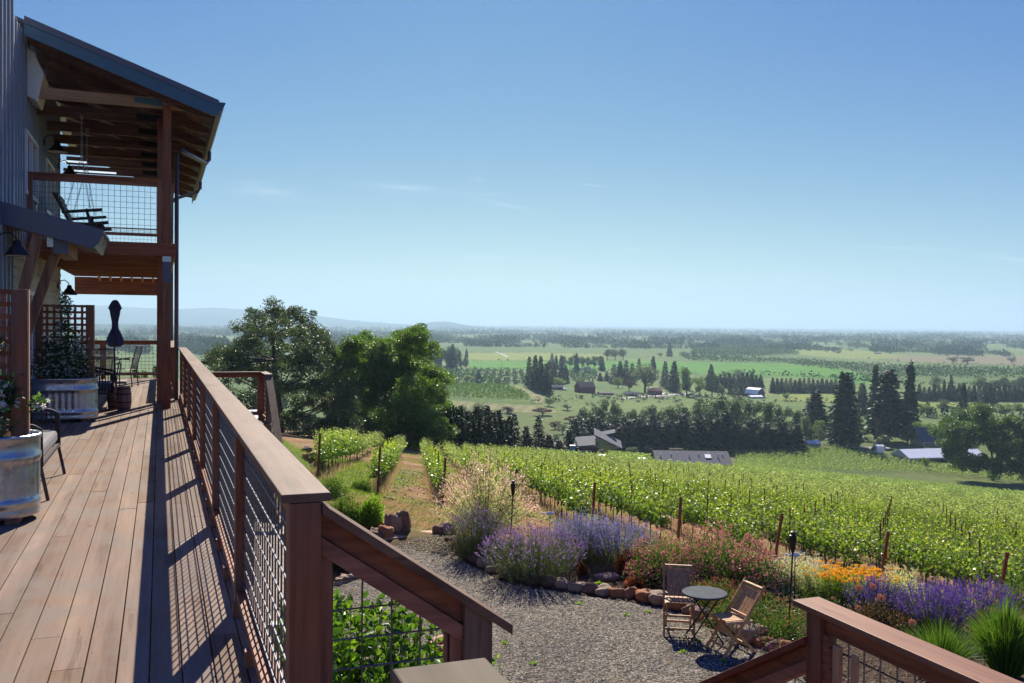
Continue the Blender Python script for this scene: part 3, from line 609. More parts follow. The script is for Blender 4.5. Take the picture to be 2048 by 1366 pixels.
ho.part('bracket_plate', MB().box(-1.56, -1.475, AY0+.17, AY0+.18, az_(-1.45)-.42, az_(-1.45)-.25), m_galv)
# lamps and hanging things
def barn_lamp(y, z, label, rr=.17, x=WX):
    t = Thing('barn_lamp', (x, y, z), label, 'wall lamp')
    t.part('arm', MB().tube([(x, y, z+.18), (x+.06, y, z+.3), (x+.16, y, z+.33), (x+.24, y, z+.27), (x+.26, y, z+.2)], .011, 6), m_black, smooth=True)
    t.part('shade', MB().lathe((x+.26, y, z), [(.03, .22), (.05, .2), (.055, .15), (.08, .13), (.11, .08), (rr*.9, .02), (rr, 0), (rr*.97, .004), (.1, .07), (.05, .12)], 20), m_black, smooth=True)
    t.part('reflector', MB().lathe((x+.26, y, z), [(rr*.93, .006), (rr*.8, .012), (0, .014)], 20), m_white)
    t.part('wall_plate', MB().lathe((x, y, z+.18), [(0, .05), (.05, .05), (.05, -.05), (0, -.05)], 12), m_black)
barn_lamp(14.75, 2.5, 'dark barn lamp on the siding under the near awning'); barn_lamp(22.9, 2.16, 'dark barn lamp on the wall beside the dining table end of the porch'); 
barn_lamp(20.3, 4.9, 'barn lamp with pale underside high on the balcony wall', .2); barn_lamp(23.0, 4.84, 'small barn lamp at the far corner of the balcony wall', .18)
m_tube = bpy.data.materials.new('light_tube'); m_tube.use_nodes = True; pp = m_tube.node_tree.nodes['Principled BSDF']; pp.inputs['Emission Color'].default_value = (.75,.88,1,1); pp.inputs['Emission Strength'].default_value = .6
for (x0, x1, y, z, lb) in ((-2.1, -1.56, 23.3, 5.2, 'shorter glowing tube light under the porch ceiling'), (-2.05, -1.0, 24.7, 5.2, 'longer glowing tube light under the porch ceiling, nearer the end')):
    t = Thing('tube_light', ((x0+x1)/2, y, z), lb, 'ceiling light'); t.part('tube', MB().tube([(x0, y, z), (x1, y, z)], .022, 8), m_tube); t.part('fitting', MB().box(x0-.12, x0, y-.03, y+.03, z-.02, z+.05), m_black)
sw = Thing('porch_swing', (-1.35, 19.9, 3.4), 'dark wooden bench swing hanging from chains on the upper balcony', 'swing')
def chain(p, q, r=.008, step=.045):
    mb = MB(); p = Vector(p); q = Vector(q); n = int((q-p).length/step); d = (q-p).normalized(); a = d.cross(Vector((1, .2, 0))).normalized(); b_ = d.cross(a)
    for i in range(n):
        c = p+(q-p)*((i+.5)/n); s = a if i % 2 else b_; L = step*.62
        mb.tube([c-d*L, c-d*L*.5+s*.016, c+d*L*.5+s*.016, c+d*L, c+d*L*.5-s*.016, c-d*L*.5-s*.016, c-d*L], .0055, 4, False)
    return mb
m_sw = wood('dark_swing_wood', (.05,.035,.03), (.09,.06,.05), 'y')
mb = MB()
for i in range(7): mb.box(-1.62+i*.088, -1.54+i*.088, 19.25, 20.6, 3.42, 3.445)
sw.part('seat', mb, m_sw); mb = MB()
for i in range(6): mb.bar((-1.62-i*.035, 19.25, 3.5+i*.09), (-1.62-i*.035, 20.6, 3.5+i*.09), .03, .07)
sw.part('backrest', mb, m_sw)
for y in (19.25, 20.6):
    sw.part('back_frame', MB().bar((-1.55, y, 3.36), (-1.86, y, 3.98), .05, .09, (0, 1, 0)), m_sw)
    sw.part('armrest', MB().bar((-1.72, y, 3.62), (-1.02, y, 3.7), .09, .05), m_sw)
    sw.part('arm_post', MB().bar((-1.2, y, 3.3), (-1.3, y, 3.7), .05, .1, (0, 1, 0)), m_sw)
    sw.part('frame', MB().bar((-1.55, y, 3.38), (-.92, y, 3.46), .05, .06), m_sw)
    kx, kz = -1.38, 4.7
    sw.part('chain', chain((kx, y, 5.42), (kx, y, kz)), m_galv); sw.part('chain', chain((kx, y, kz), (-1.24, y, 3.72)), m_galv); sw.part('chain', chain((kx, y, kz), (-1.66, y, 3.62)), m_galv)
    sw.part('hook', MB().tube([(kx+.03*math.cos(a), y, 5.44+.03*math.sin(a)) for a in np.linspace(0, 6.28, 9)], .008, 5), m_galv)
# ------------------------------------------------------------------ plants: helpers
def unit(V): return V/np.maximum(np.linalg.norm(V, axis=1, keepdims=True), 1e-6)
def rdir(n): return unit(rng.normal(size=(n, 3)))
def leaves(P, A, L, Wd, curl=0.0):
    n = len(P); A = unit(A); s = unit(np.cross(A, rdir(n))); L = (np.ones(n)*L)[:, None]; Wd = (np.ones(n)*Wd)[:, None]
    c = np.cross(s, A)*curl*L
    V = np.stack([P, P+A*L*.45+s*Wd/2+c, P+A*L, P+A*L*.45-s*Wd/2+c], 1).reshape(-1, 3)
    return V, np.arange(4*n).reshape(-1, 4)
def inell(n, c, r, shell=.35, zmin=None):
    """points in an ellipsoid, denser towards the outside"""
    d = rdir(n); u = rng.random((n, 1))**shell; P = np.array(c)+d*u*np.array(r); return P, d
def lumpy(n, c, r, k=14, lr=.42, shell=.4, half=True):
    """points in a cluster of lumps filling the ellipsoid (upper half if half)"""
    d = rdir(k); 
    if half: d[:, 2] = np.abs(d[:, 2])
    C = np.array(c)+d*(rng.random((k, 1))**.45)*np.array(r)*(1-lr*.7)
    i = rng.integers(0, k, n); e = rdir(n); P = C[i]+e*(rng.random((n, 1))**shell)*np.array(r)*lr*rng.uniform(.8, 1.15, (n, 1)); P[:, 2] = np.maximum(P[:, 2], c[2]+.02); return P, e
def strips(P0, P1, w, bend=None):
    """thin 3-segment ribbons from P0 to P1"""
    n = len(P0); D = P1-P0; s = unit(np.cross(D, rdir(n)))*w; mid = (P0+P1)/2+(bend if bend is not None else 0)
    V = np.stack([P0-s, P0+s, mid-s, mid+s, P1-s*.4, P1+s*.4], 1).reshape(-1, 3); b = np.arange(n)[:, None]*6
    Q = np.concatenate([b+np.array([[0, 1, 3, 2]]), b+np.array([[2, 3, 5, 4]])]); return V, Q
def plant(name, px, py, label, cat, parts, group=None, base=None):
    b = base if base is not None else onz(px, py, GZ); T = Thing(name, b, label, cat, group, 'w')
    for nm, mb, mat in parts(np.array(b)): T.part(nm, mb, mat)
    return T
L_grey = leaf('lavender_leaf', [(.10,.13,.08), (.17,.2,.13)], .3); L_mid = leaf('mid_leaf', [(.045,.09,.02), (.09,.15,.03), (.15,.22,.06)], .4)
L_dark = leaf('dark_leaf', [(.02,.045,.015), (.05,.09,.03)], .25, .35, .6); L_lime = leaf('fresh_leaf', [(.10,.19,.025), (.2,.32,.04), (.30,.42,.07)], .5)
L_pale = leaf('pale_leaf', [(.28,.33,.17), (.42,.45,.3), (.55,.5,.4)], .5); L_pink = leaf('blush_leaf', [(.62,.42,.33), (.75,.58,.46)], .5, tcol=(1.3,1.2,1.1))
L_gr = leaf('reed_leaf', [(.04,.1,.015), (.09,.18,.025), (.17,.26,.04)], .4)
L_red = leaf('red_leaf', [(.12,.03,.015), (.3,.07,.03), (.1,.1,.03)], .4); L_bronze = leaf('bronze_leaf', [(.035,.025,.02), (.09,.055,.035), (.14,.1,.06)], .3)
def petal(n, cols): return leaf(n, cols, .35, .6, .1, (1.2,1.1,1.15))
P_lav = petal('lavender_petal', [(.24,.12,.36), (.36,.19,.5), (.46,.3,.62)]); P_nep = petal('catmint_petal', [(.22,.2,.5), (.34,.32,.66), (.46,.44,.76)])
P_pink = petal('valerian_petal', [(.6,.1,.17), (.8,.2,.28), (.85,.38,.38)]); P_redf = petal('red_petal', [(.42,.04,.07), (.6,.1,.14)]); P_white = petal('white_petal', [(.6,.62,.52), (.75,.75,.68)])
P_yel = petal('yellow_petal', [(.85,.42,.01), (.95,.58,.03)]); P_sal = petal('salvia_petal', [(.1,.035,.33), (.18,.06,.5), (.27,.1,.55)]); P_or = petal('apricot_petal', [(.85,.42,.16), (.92,.6,.25)])
m_stem = leaf('green_stem', [(.08,.12,.04), (.14,.17,.07)], .1)
def spiky(h, r, n, fm, sm, head=.09, dens=9, fsz=.018, lm=None, nl=1200, top=.35, lean=.75):
    def f(b):
        ang = rng.uniform(0, 2*np.pi, n); q = rng.random(n)**.6; rad = q*r
        P0 = b+np.stack([np.cos(ang)*rad*.45, np.sin(ang)*rad*.45, np.zeros(n)], 1)
        H = h*np.sqrt(np.clip(1-(q*lean)**2, .1, 1))*rng.uniform(.72, 1.08, n)
        P1 = b+np.stack([np.cos(ang)*rad, np.sin(ang)*rad, H], 1)+rng.normal(0, .02, (n, 3))
        st = MB(); st.add(*strips(P0, P1, .0028)); D = unit(P1-P0)
        t = rng.random((n, dens, 1)); C = (P1[:, None]-D[:, None]*t*head).reshape(-1, 3)
        fl = MB(); fl.add(*leaves(C, rdir(len(C))+np.repeat(D, dens, 0)*.5, fsz, fsz*.75))
        m = nl; k = rng.integers(0, n, m); u = rng.random((m, 1))**.8*.92; C = P0[k]+(P1[k]-P0[k])*u; lf = MB(); lf.add(*leaves(C, D[k]*1.2+rdir(m), .05, .008))
        return [('stems', st, m_stem), ('foliage', lf, lm or L_grey), ('flowers', fl, fm)]
    return f
def moundy(h, r, n, lm, L=.045, Wd=.02, fl=None, nf=0, fs=.02, k=16, ry=None, per=6, lr=.42):
    def f(b):
        c = b+np.array([0, 0, 0]); P, e = lumpy(n, c, (r, ry or r*.75, h), k, lr)
        mb = MB(); mb.add(*leaves(P, e+np.array([0, 0, .4]), L*rng.uniform(.7, 1.3, n), Wd)); out = [('foliage', mb, lm)]
        if fl:
            # flower heads sit on the outside, facing up
            d = (P-c)/np.array([r, ry or r*.75, h]); q = np.linalg.norm(d, axis=1); idx = np.argsort(-q+rng.normal(0, .12, n))[:nf]; C = P[idx]+e[idx]*.02
            C = (C[:, None]+rng.normal(0, fs*.8, (len(C), per, 3))).reshape(-1, 3); fb = MB(); fb.add(*leaves(C, rdir(len(C)), fs, fs*.8)); out.append(('flowers', fb, fl))
        return out
    return f
def blades(h, r, n, lm, w=.006):
    def f(b):
        ang = rng.uniform(0, 2*np.pi, n); q = rng.random(n)**.7; H = h*rng.uniform(.55, 1.05, n)*(1-.35*q)
        P0 = b+np.stack([np.cos(ang)*q*r*.25, np.sin(ang)*q*r*.25, np.zeros(n)], 1); P2 = b+np.stack([np.cos(ang)*q*r, np.sin(ang)*q*r, H], 1)
        s = unit(np.cross(P2-P0, rdir(n)))*w; V = []
        for t in (0, .35, .7, 1.0):
            Pm = P0+(P2-P0)*t; Pm[:, 2] = P0[:, 2]+(P2[:, 2]-P0[:, 2])*(1-(1-t)**1.7); ww = s*(1-t*.85); V += [Pm-ww, Pm+ww]
        V = np.stack(V, 1).reshape(-1, 3); bb = np.arange(n)[:, None]*8
        Q = np.concatenate([bb+np.array([[2*i, 2*i+1, 2*i+3, 2*i+2]]) for i in range(3)]); mb = MB(); mb.add(V, Q); return [('blades', mb, lm)]
    return f
# ------------------------------------------------------------------ the garden
plant('lavender_bush', 950, 1118, 'loose lavender bush behind the dark border stones, left of the tall torch', 'bush', spiky(.95, .62, 420, P_lav, m_stem, .09, 6, .016, nl=5200))
plant('lavender_bush', 1062, 1158, 'wide grey-green lavender bush with purple tips, right of the tall torch', 'bush', spiky(.85, .95, 760, P_lav, m_stem, .06, 7, .02, nl=12000))
plant('catmint_bush', 1165, 1128, 'blue-violet catmint bush between the lavender and the pink flowers, left half', 'bush', spiky(.95, .75, 420, P_nep, m_stem, .28, 15, .02, nl=5000))
plant('catmint_bush', 1235, 1132, 'blue-violet catmint bush between the lavender and the pink flowers, right half', 'bush', spiky(.88, .8, 420, P_nep, m_stem, .28, 15, .02, nl=5000))
def willow(b):
    n = 260; a = rng.uniform(0, 6.28, n); q = rng.random(n)**.55; P0 = b+np.zeros((n, 3)); P1 = b+np.stack([np.cos(a)*q*1.15, np.sin(a)*q*.95, 1.8*np.sqrt(np.clip(1-q**2*.8, .1, 1))*rng.uniform(.6, 1.05, n)], 1)
    st = MB(); st.add(*strips(P0, P1, .005)); m = 9000; k = rng.integers(0, n, m); t = rng.random((m, 1))**.55; C = P0[k]+(P1[k]-P0[k])*t+rng.normal(0, .035, (m, 3))
    D = unit(P1-P0)[k]; tip = (t[:, 0] > .8); lf = MB(); lf.add(*leaves(C[~tip], D[~tip]+rdir((~tip).sum())*.8, .06, .02)); lp = MB(); lp.add(*leaves(C[tip], D[tip]+rdir(tip.sum())*.6, .055, .014))
    return [('branches', st, m_stem), ('foliage', lf, L_pale), ('pink_tips', lp, L_pink)]
plant('dappled_willow', 975, 1085, 'large airy shrub with pale pink-white shoots behind the lavender', 'shrub', willow, base=onz(970, 1083, GZ))
plant('valerian_clump', 1350, 1168, 'tall pink valerian clump in front of the vines, left part', 'flower clump', moundy(.95, .95, 9000, L_mid, .05, .022, P_pink, 560, .024, 30))
plant('valerian_clump', 1440, 1178, 'tall pink valerian clump in front of the vines, middle and highest part', 'flower clump', moundy(1.08, .95, 10000, L_mid, .05, .022, P_pink, 700, .024, 32))
plant('valerian_clump', 1515, 1195, 'pink valerian clump beside the white shrub, right part', 'flower clump', moundy(.75, .7, 7000, L_mid, .05, .022, P_pink, 330, .024, 24))
plant('dark_shrub', 1292, 1152, 'dark evergreen shrub between the catmint and the pink flowers', 'shrub', moundy(.6, .5, 5000, L_dark, .045, .022, P_white, 40, .014, 14))
for (x, y, r, h, lb) in ((1395, 1205, .55, .42, 'low red-flowered shrub behind the round table'), (1440, 1222, .65, .5, 'low red-flowered shrub just right of the round table'), (1500, 1262, .8, .62, 'broad red-flowered shrub behind the side-on teak chair'), (1572, 1285, .7, .6, 'red-flowered shrub beside the right torch pole')):
    plant('cuphea_shrub', x, y, lb, 'flower clump', moundy(h, r, 8000, L_mid, .032, .014, P_redf, 300, .015, 30, per=5))
plant('white_shrub', 1590, 1195, 'silvery white-flowered shrub left of the yellow flowers', 'shrub', moundy(.8, .65, 7000, L_pale, .035, .014, P_white, 700, .014, 22))
plant('white_shrub', 1550, 1190, 'grey-green shrub between the pink and the white flowers', 'shrub', moundy(.6, .5, 4500, L_pale, .035, .014, P_white, 200, .014, 16))
plant('boxy_shrub', 1630, 1218, 'low glossy green shrub flecked with white behind the lower railing', 'shrub', moundy(.42, .75, 8000, L_mid, .03, .016, P_white, 420, .012, 26))
def yarrow(b):
    n = 80; a = rng.uniform(0, 6.28, n); q = rng.random(n)**.5; P1 = b+np.stack([np.cos(a)*q*.6, np.sin(a)*q*.42, .5*rng.uniform(.8, 1.1, n)], 1); P0 = b+np.stack([np.cos(a)*q*.5, np.sin(a)*q*.35, np.zeros(n)], 1)
    st = MB(); st.add(*strips(P0, P1, .003)); m = 30; C = np.repeat(P1, m, 0)+np.concatenate([rng.normal(0, .02, (n*m, 2)), rng.normal(0, .005, (n*m, 1))], 1)
    fb = MB(); fb.add(*leaves(C, rdir(n*m)*np.array([1, 1, .3]), .024, .02)); k = rng.integers(0, n, 5000); C = P0[k]+(P1[k]-P0[k])*rng.random((5000, 1))*.85+rng.normal(0, .02, (5000, 3))
    lf = MB(); lf.add(*leaves(C, rdir(5000)+np.array([0, 0, 1]), .06, .009)); return [('stems', st, m_stem), ('foliage', lf, L_lime), ('flowers', fb, P_yel)]
plant('yellow_flowers', 1680, 1202, 'flat-headed golden yellow flowers on fresh green stems, left clump', 'flower clump', yarrow)
plant('yellow_flowers', 1732, 1212, 'flat-headed golden yellow flowers beside the tagged vine post, right clump', 'flower clump', yarrow)
plant('salvia_clump', 1752, 1232, 'purple salvia spikes among apricot flowers, left clump', 'flower clump', spiky(.6, .5, 200, P_sal, m_stem, .26, 26, .018, L_mid, 1800))
plant('salvia_clump', 1872, 1262, 'wide patch of upright purple salvia spikes above the ornamental grass', 'flower clump', spiky(.7, .62, 340, P_sal, m_stem, .26, 26, .018, L_mid, 3200))
plant('salvia_clump', 1962, 1238, 'purple salvia spikes behind the tall grass at the right edge', 'flower clump', spiky(.6, .6, 200, P_sal, m_stem, .24, 26, .018, L_mid, 1500))
plant('bronze_shrub', 1768, 1262, 'dark bronze-leaved dahlia bush', 'shrub', moundy(.5, .62, 6000, L_bronze, .045, .02, P_white, 60, .012, 18))
def dahlia(px, py, s, lb, z=11.8):
    c = at(px, py, z); T = Thing('dahlia_flower', c, lb, 'flower', 'apricot dahlias', 'w'); mb = MB(); n = 16
    a = np.arange(n)*2*np.pi/n*2.001; tilt = np.array([0, -.75, .65]); e1 = np.array([1., 0, 0]); e2 = np.cross(tilt, e1); C = np.tile(np.array(c), (n, 1))
    A = np.cos(a)[:, None]*e1+np.sin(a)[:, None]*e2+tilt*.28; s_ = unit(np.cross(A, tilt))*s*.2; L = s*.5; V = np.stack([C, C+A*L*.6+s_, C+A*L, C+A*L*.6-s_], 1).reshape(-1, 3); mb.add(V, np.arange(4*n).reshape(-1, 4)); T.part('petals', mb, P_or)
    k = MB(); k.add(*leaves(np.tile(np.array(c)+tilt*.012, (30, 1))+rng.normal(0, s*.06, (30, 3)), rdir(30), s*.1, s*.08)); T.part('centre', k, P_redf)
    st = MB(); st.tube([c+Vector((0, .02, 0)), (c.x+.02, c.y+.06, c.z-.3)], .004, 4); T.part('stem', st, m_stem)
for x, y, s, lb in ((1717,1177,.12,'apricot dahlia bloom highest on the left, under the yellow flowers'),(1746,1174,.11,'apricot dahlia bloom beside the tagged vine post'),(1762,1197,.13,'largest apricot dahlia bloom amid dark leaves'),(1716,1217,.1,'apricot dahlia bloom low by the railing cap'),(1824,1246,.12,'apricot dahlia bloom beside the ornamental grass'),(1665,1197,.06,'small apricot dahlia bud above the railing corner')): dahlia(x, y, s, lb)
plant('white_shrub', 1810, 1222, 'pale green shrub with tiny white flowers between the two salvia patches', 'shrub', moundy(.72, .5, 6000, L_pale, .04, .015, P_white, 160, .014, 18))
plant('ornamental_grass', 1880, 1345, 'smaller clump of upright green ornamental grass', 'grass clump', blades(.7, .6, 900, L_gr, .005))
plant('ornamental_grass', 2012, 1352, 'tall dense clump of green ornamental grass at the right edge', 'grass clump', blades(.98, .52, 2200, L_gr, .006))
plant('cosmos_plant', 2030, 1215, 'green bushy plant with one pink flower at the right edge', 'plant', moundy(.6, .4, 2600, L_mid, .05, .012, P_pink, 3, .03, 10))
for (x, y, r, h, lb) in ((1250, 1150, .26, .42, 'red-tipped bush on the mulch before the catmint'), (1166, 1152, .12, .2, 'small bronze seedling on the mulch by the lavender'), (1268, 1176, .17, .22, 'low reddish seedling near the flat stone'), (1275, 1195, .12, .14, 'tiny reddish seedling by the border stones'), (1200, 1175, .1, .08, 'tiny fresh green weed on the mulch')):
    plant('small_shrub', x, y, lb, 'shrub', moundy(h, r, int(1800*r/.2), L_red if 'red' in lb or 'bronze' in lb else L_lime, .045, .016, None, 0, .02, 8))
for i, (x, y) in enumerate(((1294, 1226), (1252, 1232), (1160, 1210), (820, 1160), (1392, 1284), (1366, 1308), (1068, 1330), (1010, 1290), (1440, 1325))): plant('gravel_weed', x, y, 'tiny green weed growing in the gravel court', 'weed', moundy(.05, .07, 60, L_lime, .035, .012, None, 0, .02, 4), 'weeds in the gravel')
# left of the slab
for (x, y, r, h, lm, lb) in ((700, 1045, .65, .6, L_mid, 'light green leafy plants beside the near railing post, upper left bed'), (745, 1052, .3, .6, L_lime, 'upright bright green plant left of the stone wall'), (680, 1135, .6, .6, L_dark, 'dark green shrub with a white stake, seen under the stair railing'), (660, 1000, .8, .7, L_mid, 'green weeds on the bank before the first vine post'), (725, 985, .5, .45, L_mid, 'grass tussocks beside the second vine post')):
    plant('bed_plant', x, y, lb, 'plant', moundy(h, r, 4200, lm, .06, .03, None, 0, .02, 16), base=gp(x, y))
T = Thing('garden_stake', onz(700, 1135, GZ), 'leaning white plant stake beside the dark shrub', 'stake', None, 'w'); q = onz(700, 1135, GZ); T.part('stake', MB().bar(q, q+Vector((-.06, .1, .45)), .03, .02), m_white)
# large leafed shrub beyond the stair railing
def bigleaf(b):
    n = 260; a = rng.uniform(0, 6.28, n); q = rng.random(n)**.5; P0 = b+np.stack([np.cos(a)*q*.3, np.sin(a)*q*.3, np.zeros(n)], 1)
    H = 2.5*rng.uniform(.5, 1.02, n)*(1-.32*q**2); P1 = b+np.stack([np.cos(a)*q*.95, np.sin(a)*q*.8, H], 1); st = MB(); st.add(*strips(P0, P1, .006))
    m = 50; t = 1-rng.random((n, m, 1))**1.3*.65; C = (P0[:, None]+(P1-P0)[:, None]*t).reshape(-1, 3); D = np.repeat(unit(P1-P0), m, 0); A = D*.9+rdir(n*m)*1.0; A[:, 2] = np.abs(A[:, 2])*.8; A = unit(A)
    s = unit(np.cross(A, rdir(n*m))); L = rng.uniform(.05, .092, (n*m, 1)); w = L*.26; nn = np.cross(s, A)*L*.08
    V = np.stack([C, C+A*L*.3+s*w+nn, C+A*L*.7+s*w*.85+nn, C+A*L, C+A*L*.7-s*w*.85+nn, C+A*L*.3-s*w+nn], 1).reshape(-1, 3); b0 = np.arange(n*m)[:, None]*6
    Q = np.concatenate([b0+np.array([[0, 1, 2, 3]]), b0+np.array([[0, 3, 4, 5]])]); lf = MB(); lf.add(V, Q); return [('branches', st, m_stem), ('foliage', lf, leaf('broad_leaf', [(.035,.09,.015), (.08,.17,.02), (.18,.29,.03)], .42, .35, .5))]
bp_ = at(748, 1290, 6.6); bp_.z = GZ; plant('leafy_shrub', 0, 0, 'big bright green shrub with broad leaves behind the stair railing mesh', 'shrub', bigleaf, base=bp_)
bp_ = at(660, 1290, 6.2); bp_.z = GZ; plant('leafy_shrub', 0, 0, 'left stems of broad-leaved bright green shrub, beside the near post', 'shrub', bigleaf, base=bp_)
def rose(b):
    return moundy(1.75, .5, 2600, L_lime, .05, .026, P_yel, 5, .04, 26, lr=.3)(b)
bp_ = at(938, 1290, 8.3); bp_.z = GZ; plant('rose_bush', 0, 0, 'sparse yellow rose bush around the lower stair post', 'bush', rose, base=bp_)
# urn
ub = onz(888, 1345, GZ); ub = at(893, 1290, 10.6); ub.z = GZ
m_terra = plain('terracotta', (.33,.13,.09), .7, 0, .2, 5, .2); T = Thing('terracotta_urn', ub, 'round terracotta urn with rolled rim behind the stair post', 'urn', None, 'w')
T.part('body', MB().lathe(ub, [(0, 0), (.15, 0), (.24, .14), (.27, .3), (.22, .46), (.16, .54), (.15, .57), (.19, .6), (.2, .63), (.18, .65), (.14, .62), (.12, .56), (.13, .5)], 28), m_terra, smooth=True)
T.part('filling', MB().lathe(ub, [(0, .57), (.13, .57)], 20), plain('red_filling', (.5,.05,.03), .5))
# ------------------------------------------------------------------ border stones
def rockmesh(w, d, h, seed):
    r = np.random.default_rng(seed); mb = MB(); n, m = 14, 9; V = []; ph = r.uniform(0, 6, 8)
    for j in range(m+1):
        t = math.pi*j/m
        for i in range(n):
            a = 2*math.pi*i/n; x, y, z = math.sin(t)*math.cos(a), math.sin(t)*math.sin(a), math.cos(t)
            k = 1+.1*math.sin(3*x+ph[0]+2*z)+.1*math.sin(4*y+ph[1]+x*2)+.07*math.sin(5*z+ph[2]+3*y)+.03*math.sin(11*x+ph[3])+.03*math.sin(9*y+ph[4]+z*7)
            f = lambda c: math.copysign(abs(c)**.75, c)
            V.append((f(x)*w/2*k, f(y)*d/2*k, (f(z)*.5+.42)*h*k))
    mb.v = V; mb.f = [(j*n+i, j*n+(i+1) % n, (j+1)*n+(i+1) % n, (j+1)*n+i)[::-1] for j in range(m) for i in range(n)]; return mb.mesh('stone', smooth=True)
def stonemat(nm, a, b):
    m, t, p = newmat(nm); v = objc(t); col = ramp(t, noise(t, v, 9, 8, .7), [(.3, a), (.6, b), (.8, tuple(min(1, c*1.4) for c in b))]); t.links.new(col, p.inputs['Base Color']); p.inputs['Roughness'].default_value = .9; bump(t, p, noise(t, v, 30, 8, .7), .8, .02); return m
SM = [stonemat('stone_brown', (.13,.075,.05), (.25,.15,.1)), stonemat('stone_rust', (.24,.085,.035), (.4,.17,.07)), stonemat('stone_mauve', (.16,.09,.085), (.27,.17,.15)), stonemat('stone_tan', (.24,.16,.1), (.4,.29,.2))]
BS = [(890,1078,.42,0,'large dark boulder at the left end of the border, beside the slab'),(905,1090,.3,0,'dark border stone next to the large boulder'),(917,1100,.22,1,''),(929,1110,.3,2,''),(941,1118,.28,1,'bright rust-orange border stone before the lavender'),(955,1127,.3,2,''),(968,1136,.26,3,''),(986,1147,.24,3,'tan border stone under the wide lavender'),(1018,1158,.36,2,'wide mauve border stone under the wide lavender'),(1046,1163,.26,2,''),(1070,1170,.3,0,''),(1096,1173,.3,0,''),(1124,1178,.28,3,''),(1153,1184,.26,3,''),(1180,1188,.28,0,''),(1207,1192,.28,3,''),(1234,1195,.28,1,''),(1261,1198,.26,1,''),(1291,1204,.34,1,'orange-brown border stone left of the facing teak chair'),(1319,1210,.36,3,'flat grey-tan stone under the facing teak chair'),(1350,1218,.4,1,'rust stone seen between the legs of the facing teak chair'),(1378,1229,.24,0,''),(1404,1240,.34,2,'rounded stone behind the table legs'),(1430,1254,.26,0,''),(1455,1266,.3,3,''),(1486,1276,.26,2,''),(1505,1284,.44,3,'broad tan stone behind the side-on teak chair'),(1528,1296,.26,1,''),(1550,1303,.26,2,''),(1578,1312,.3,1,''),(1602,1340,.36,1,'rusty stone seen through the lower stair railing mesh'),(1630,1362,.3,2,'')]
used = 0
for i, (x, y, w, k, lb) in enumerate(BS):
    p = onz(x, y-3, GZ); o = mo('border_stone', rockmesh(w, w*.75, w*(.62 if i else .85), i), SM[k], loc=(p.x, p.y, GZ-.02), rz=R.uniform(-.5, .5))
    tag(o, lb or ['plain brown', 'plain rust-red', 'plain mauve', 'plain tan'][k]+' rounded stone in the curved border of the bed', 'stone', 'stones edging the flower bed')
for i, (x, y, w, h, lb) in enumerate(((752,1075,.34,.3,'left stone of the small rock wall beside the slab'),(772,1073,.3,.34,'low front stone of the rock wall'),(782,1062,.26,.5,'upright stone in the rock wall'),(796,1062,.28,.55,'tall grooved stone in the rock wall'),(808,1062,.26,.52,'stone at the right corner of the rock wall'),(765,1055,.3,.2,'flat stone on top of the rock wall'),(735,1070,.3,.2,'stone sunk in soil left of the rock wall'))):
    p = onz(x, y+8, GZ); tag(mo('wall_stone', rockmesh(w, w*.8, h, 60+i), SM[i % 4], loc=(p.x, p.y, GZ-.02)), lb, 'stone', 'stones of the low rock wall')
for i, (x, y, w, lb) in enumerate(((683,1165,.2,'small tan stone edging the left bed'),(694,1161,.2,'second small tan stone edging the left bed, beside the darker one'),(705,1158,.18,'third edging stone of the left bed, partly buried'),(714,1152,.18,'last edging stone of the left bed, by the gravel'),(672,1170,.18,'edging stone beside the near post'))):
    p = onz(x, y, GZ); tag(mo('border_stone', rockmesh(w, w*.8, w*.7, 80+i), SM[3], loc=(p.x, p.y, GZ-.02)), lb, 'stone', 'stones edging the left bed')
p = onz(1215, 1160, GZ); tag(mo('flat_stone', rockmesh(.45, .3, .12, 99), SM[2], loc=(p.x, p.y, GZ), rz=.4), 'flat reddish slab of stone lying on the mulch', 'stone')
# bank stones on the knoll left
for i, (x, y, w) in enumerate(((612,905,.7),(622,925,.8),(635,938,.6),(640,918,.5))):
    p = gp(x, y); tag(mo('bank_stone', rockmesh(w, w, w*.6, 120+i), SM[i % 2], loc=p), ['upper', 'widest', 'lowest', 'right-hand small'][i]+' reddish stone on the grassy bank left of the vines', 'stone', 'stones on the grassy bank')
# gravel and mulch relief: loose stones and chips, one mass each
def scatter(poly, n, sz, name, mat, flat=.6):
    xs = [p[0] for p in poly]; ys = [p[1] for p in poly]; P = []
    X = rng.uniform(min(xs), max(xs), n*6); Y = rng.uniform(min(ys), max(ys), n*6); ins = np.zeros(len(X), bool); j = len(poly)-1
    for i in range(len(poly)):
        xi, yi = poly[i]; xj, yj = poly[j]; c = ((yi > Y) != (yj > Y)) & (X < (xj-xi)*(Y-yi)/((yj-yi) or 1e-9)+xi); ins ^= c; j = i
    X = X[ins][:n]; Y = Y[ins][:n]; Z = np.maximum(hgt(X, Y), -90)+.012; m = len(X); s = sz*rng.uniform(.5, 1.3, (m, 1, 1)); T4 = np.array([[-1, -.6, 0], [1, -.7, 0], [.1, 1, 0], [.1, 0, flat*1.5]])
    T4 = T4[None]*s; a = rng.uniform(0, 6.28, m); ca, sa = np.cos(a)[:, None], np.sin(a)[:, None]; Xr = T4[:, :, 0]*ca-T4[:, :, 1]*sa; Yr = T4[:, :, 0]*sa+T4[:, :, 1]*ca
    V = np.stack([Xr+X[:, None], Yr+Y[:, None], T4[:, :, 2]+Z[:, None]], -1).reshape(-1, 3); b = np.arange(m)[:, None]*4
    Q = np.concatenate([b+np.array([[0, 1, 3]]), b+np.array([[1, 2, 3]]), b+np.array([[2, 0, 3]])]); return tag(mo(name, MB().add(V, Q), mat), kind='stuff')
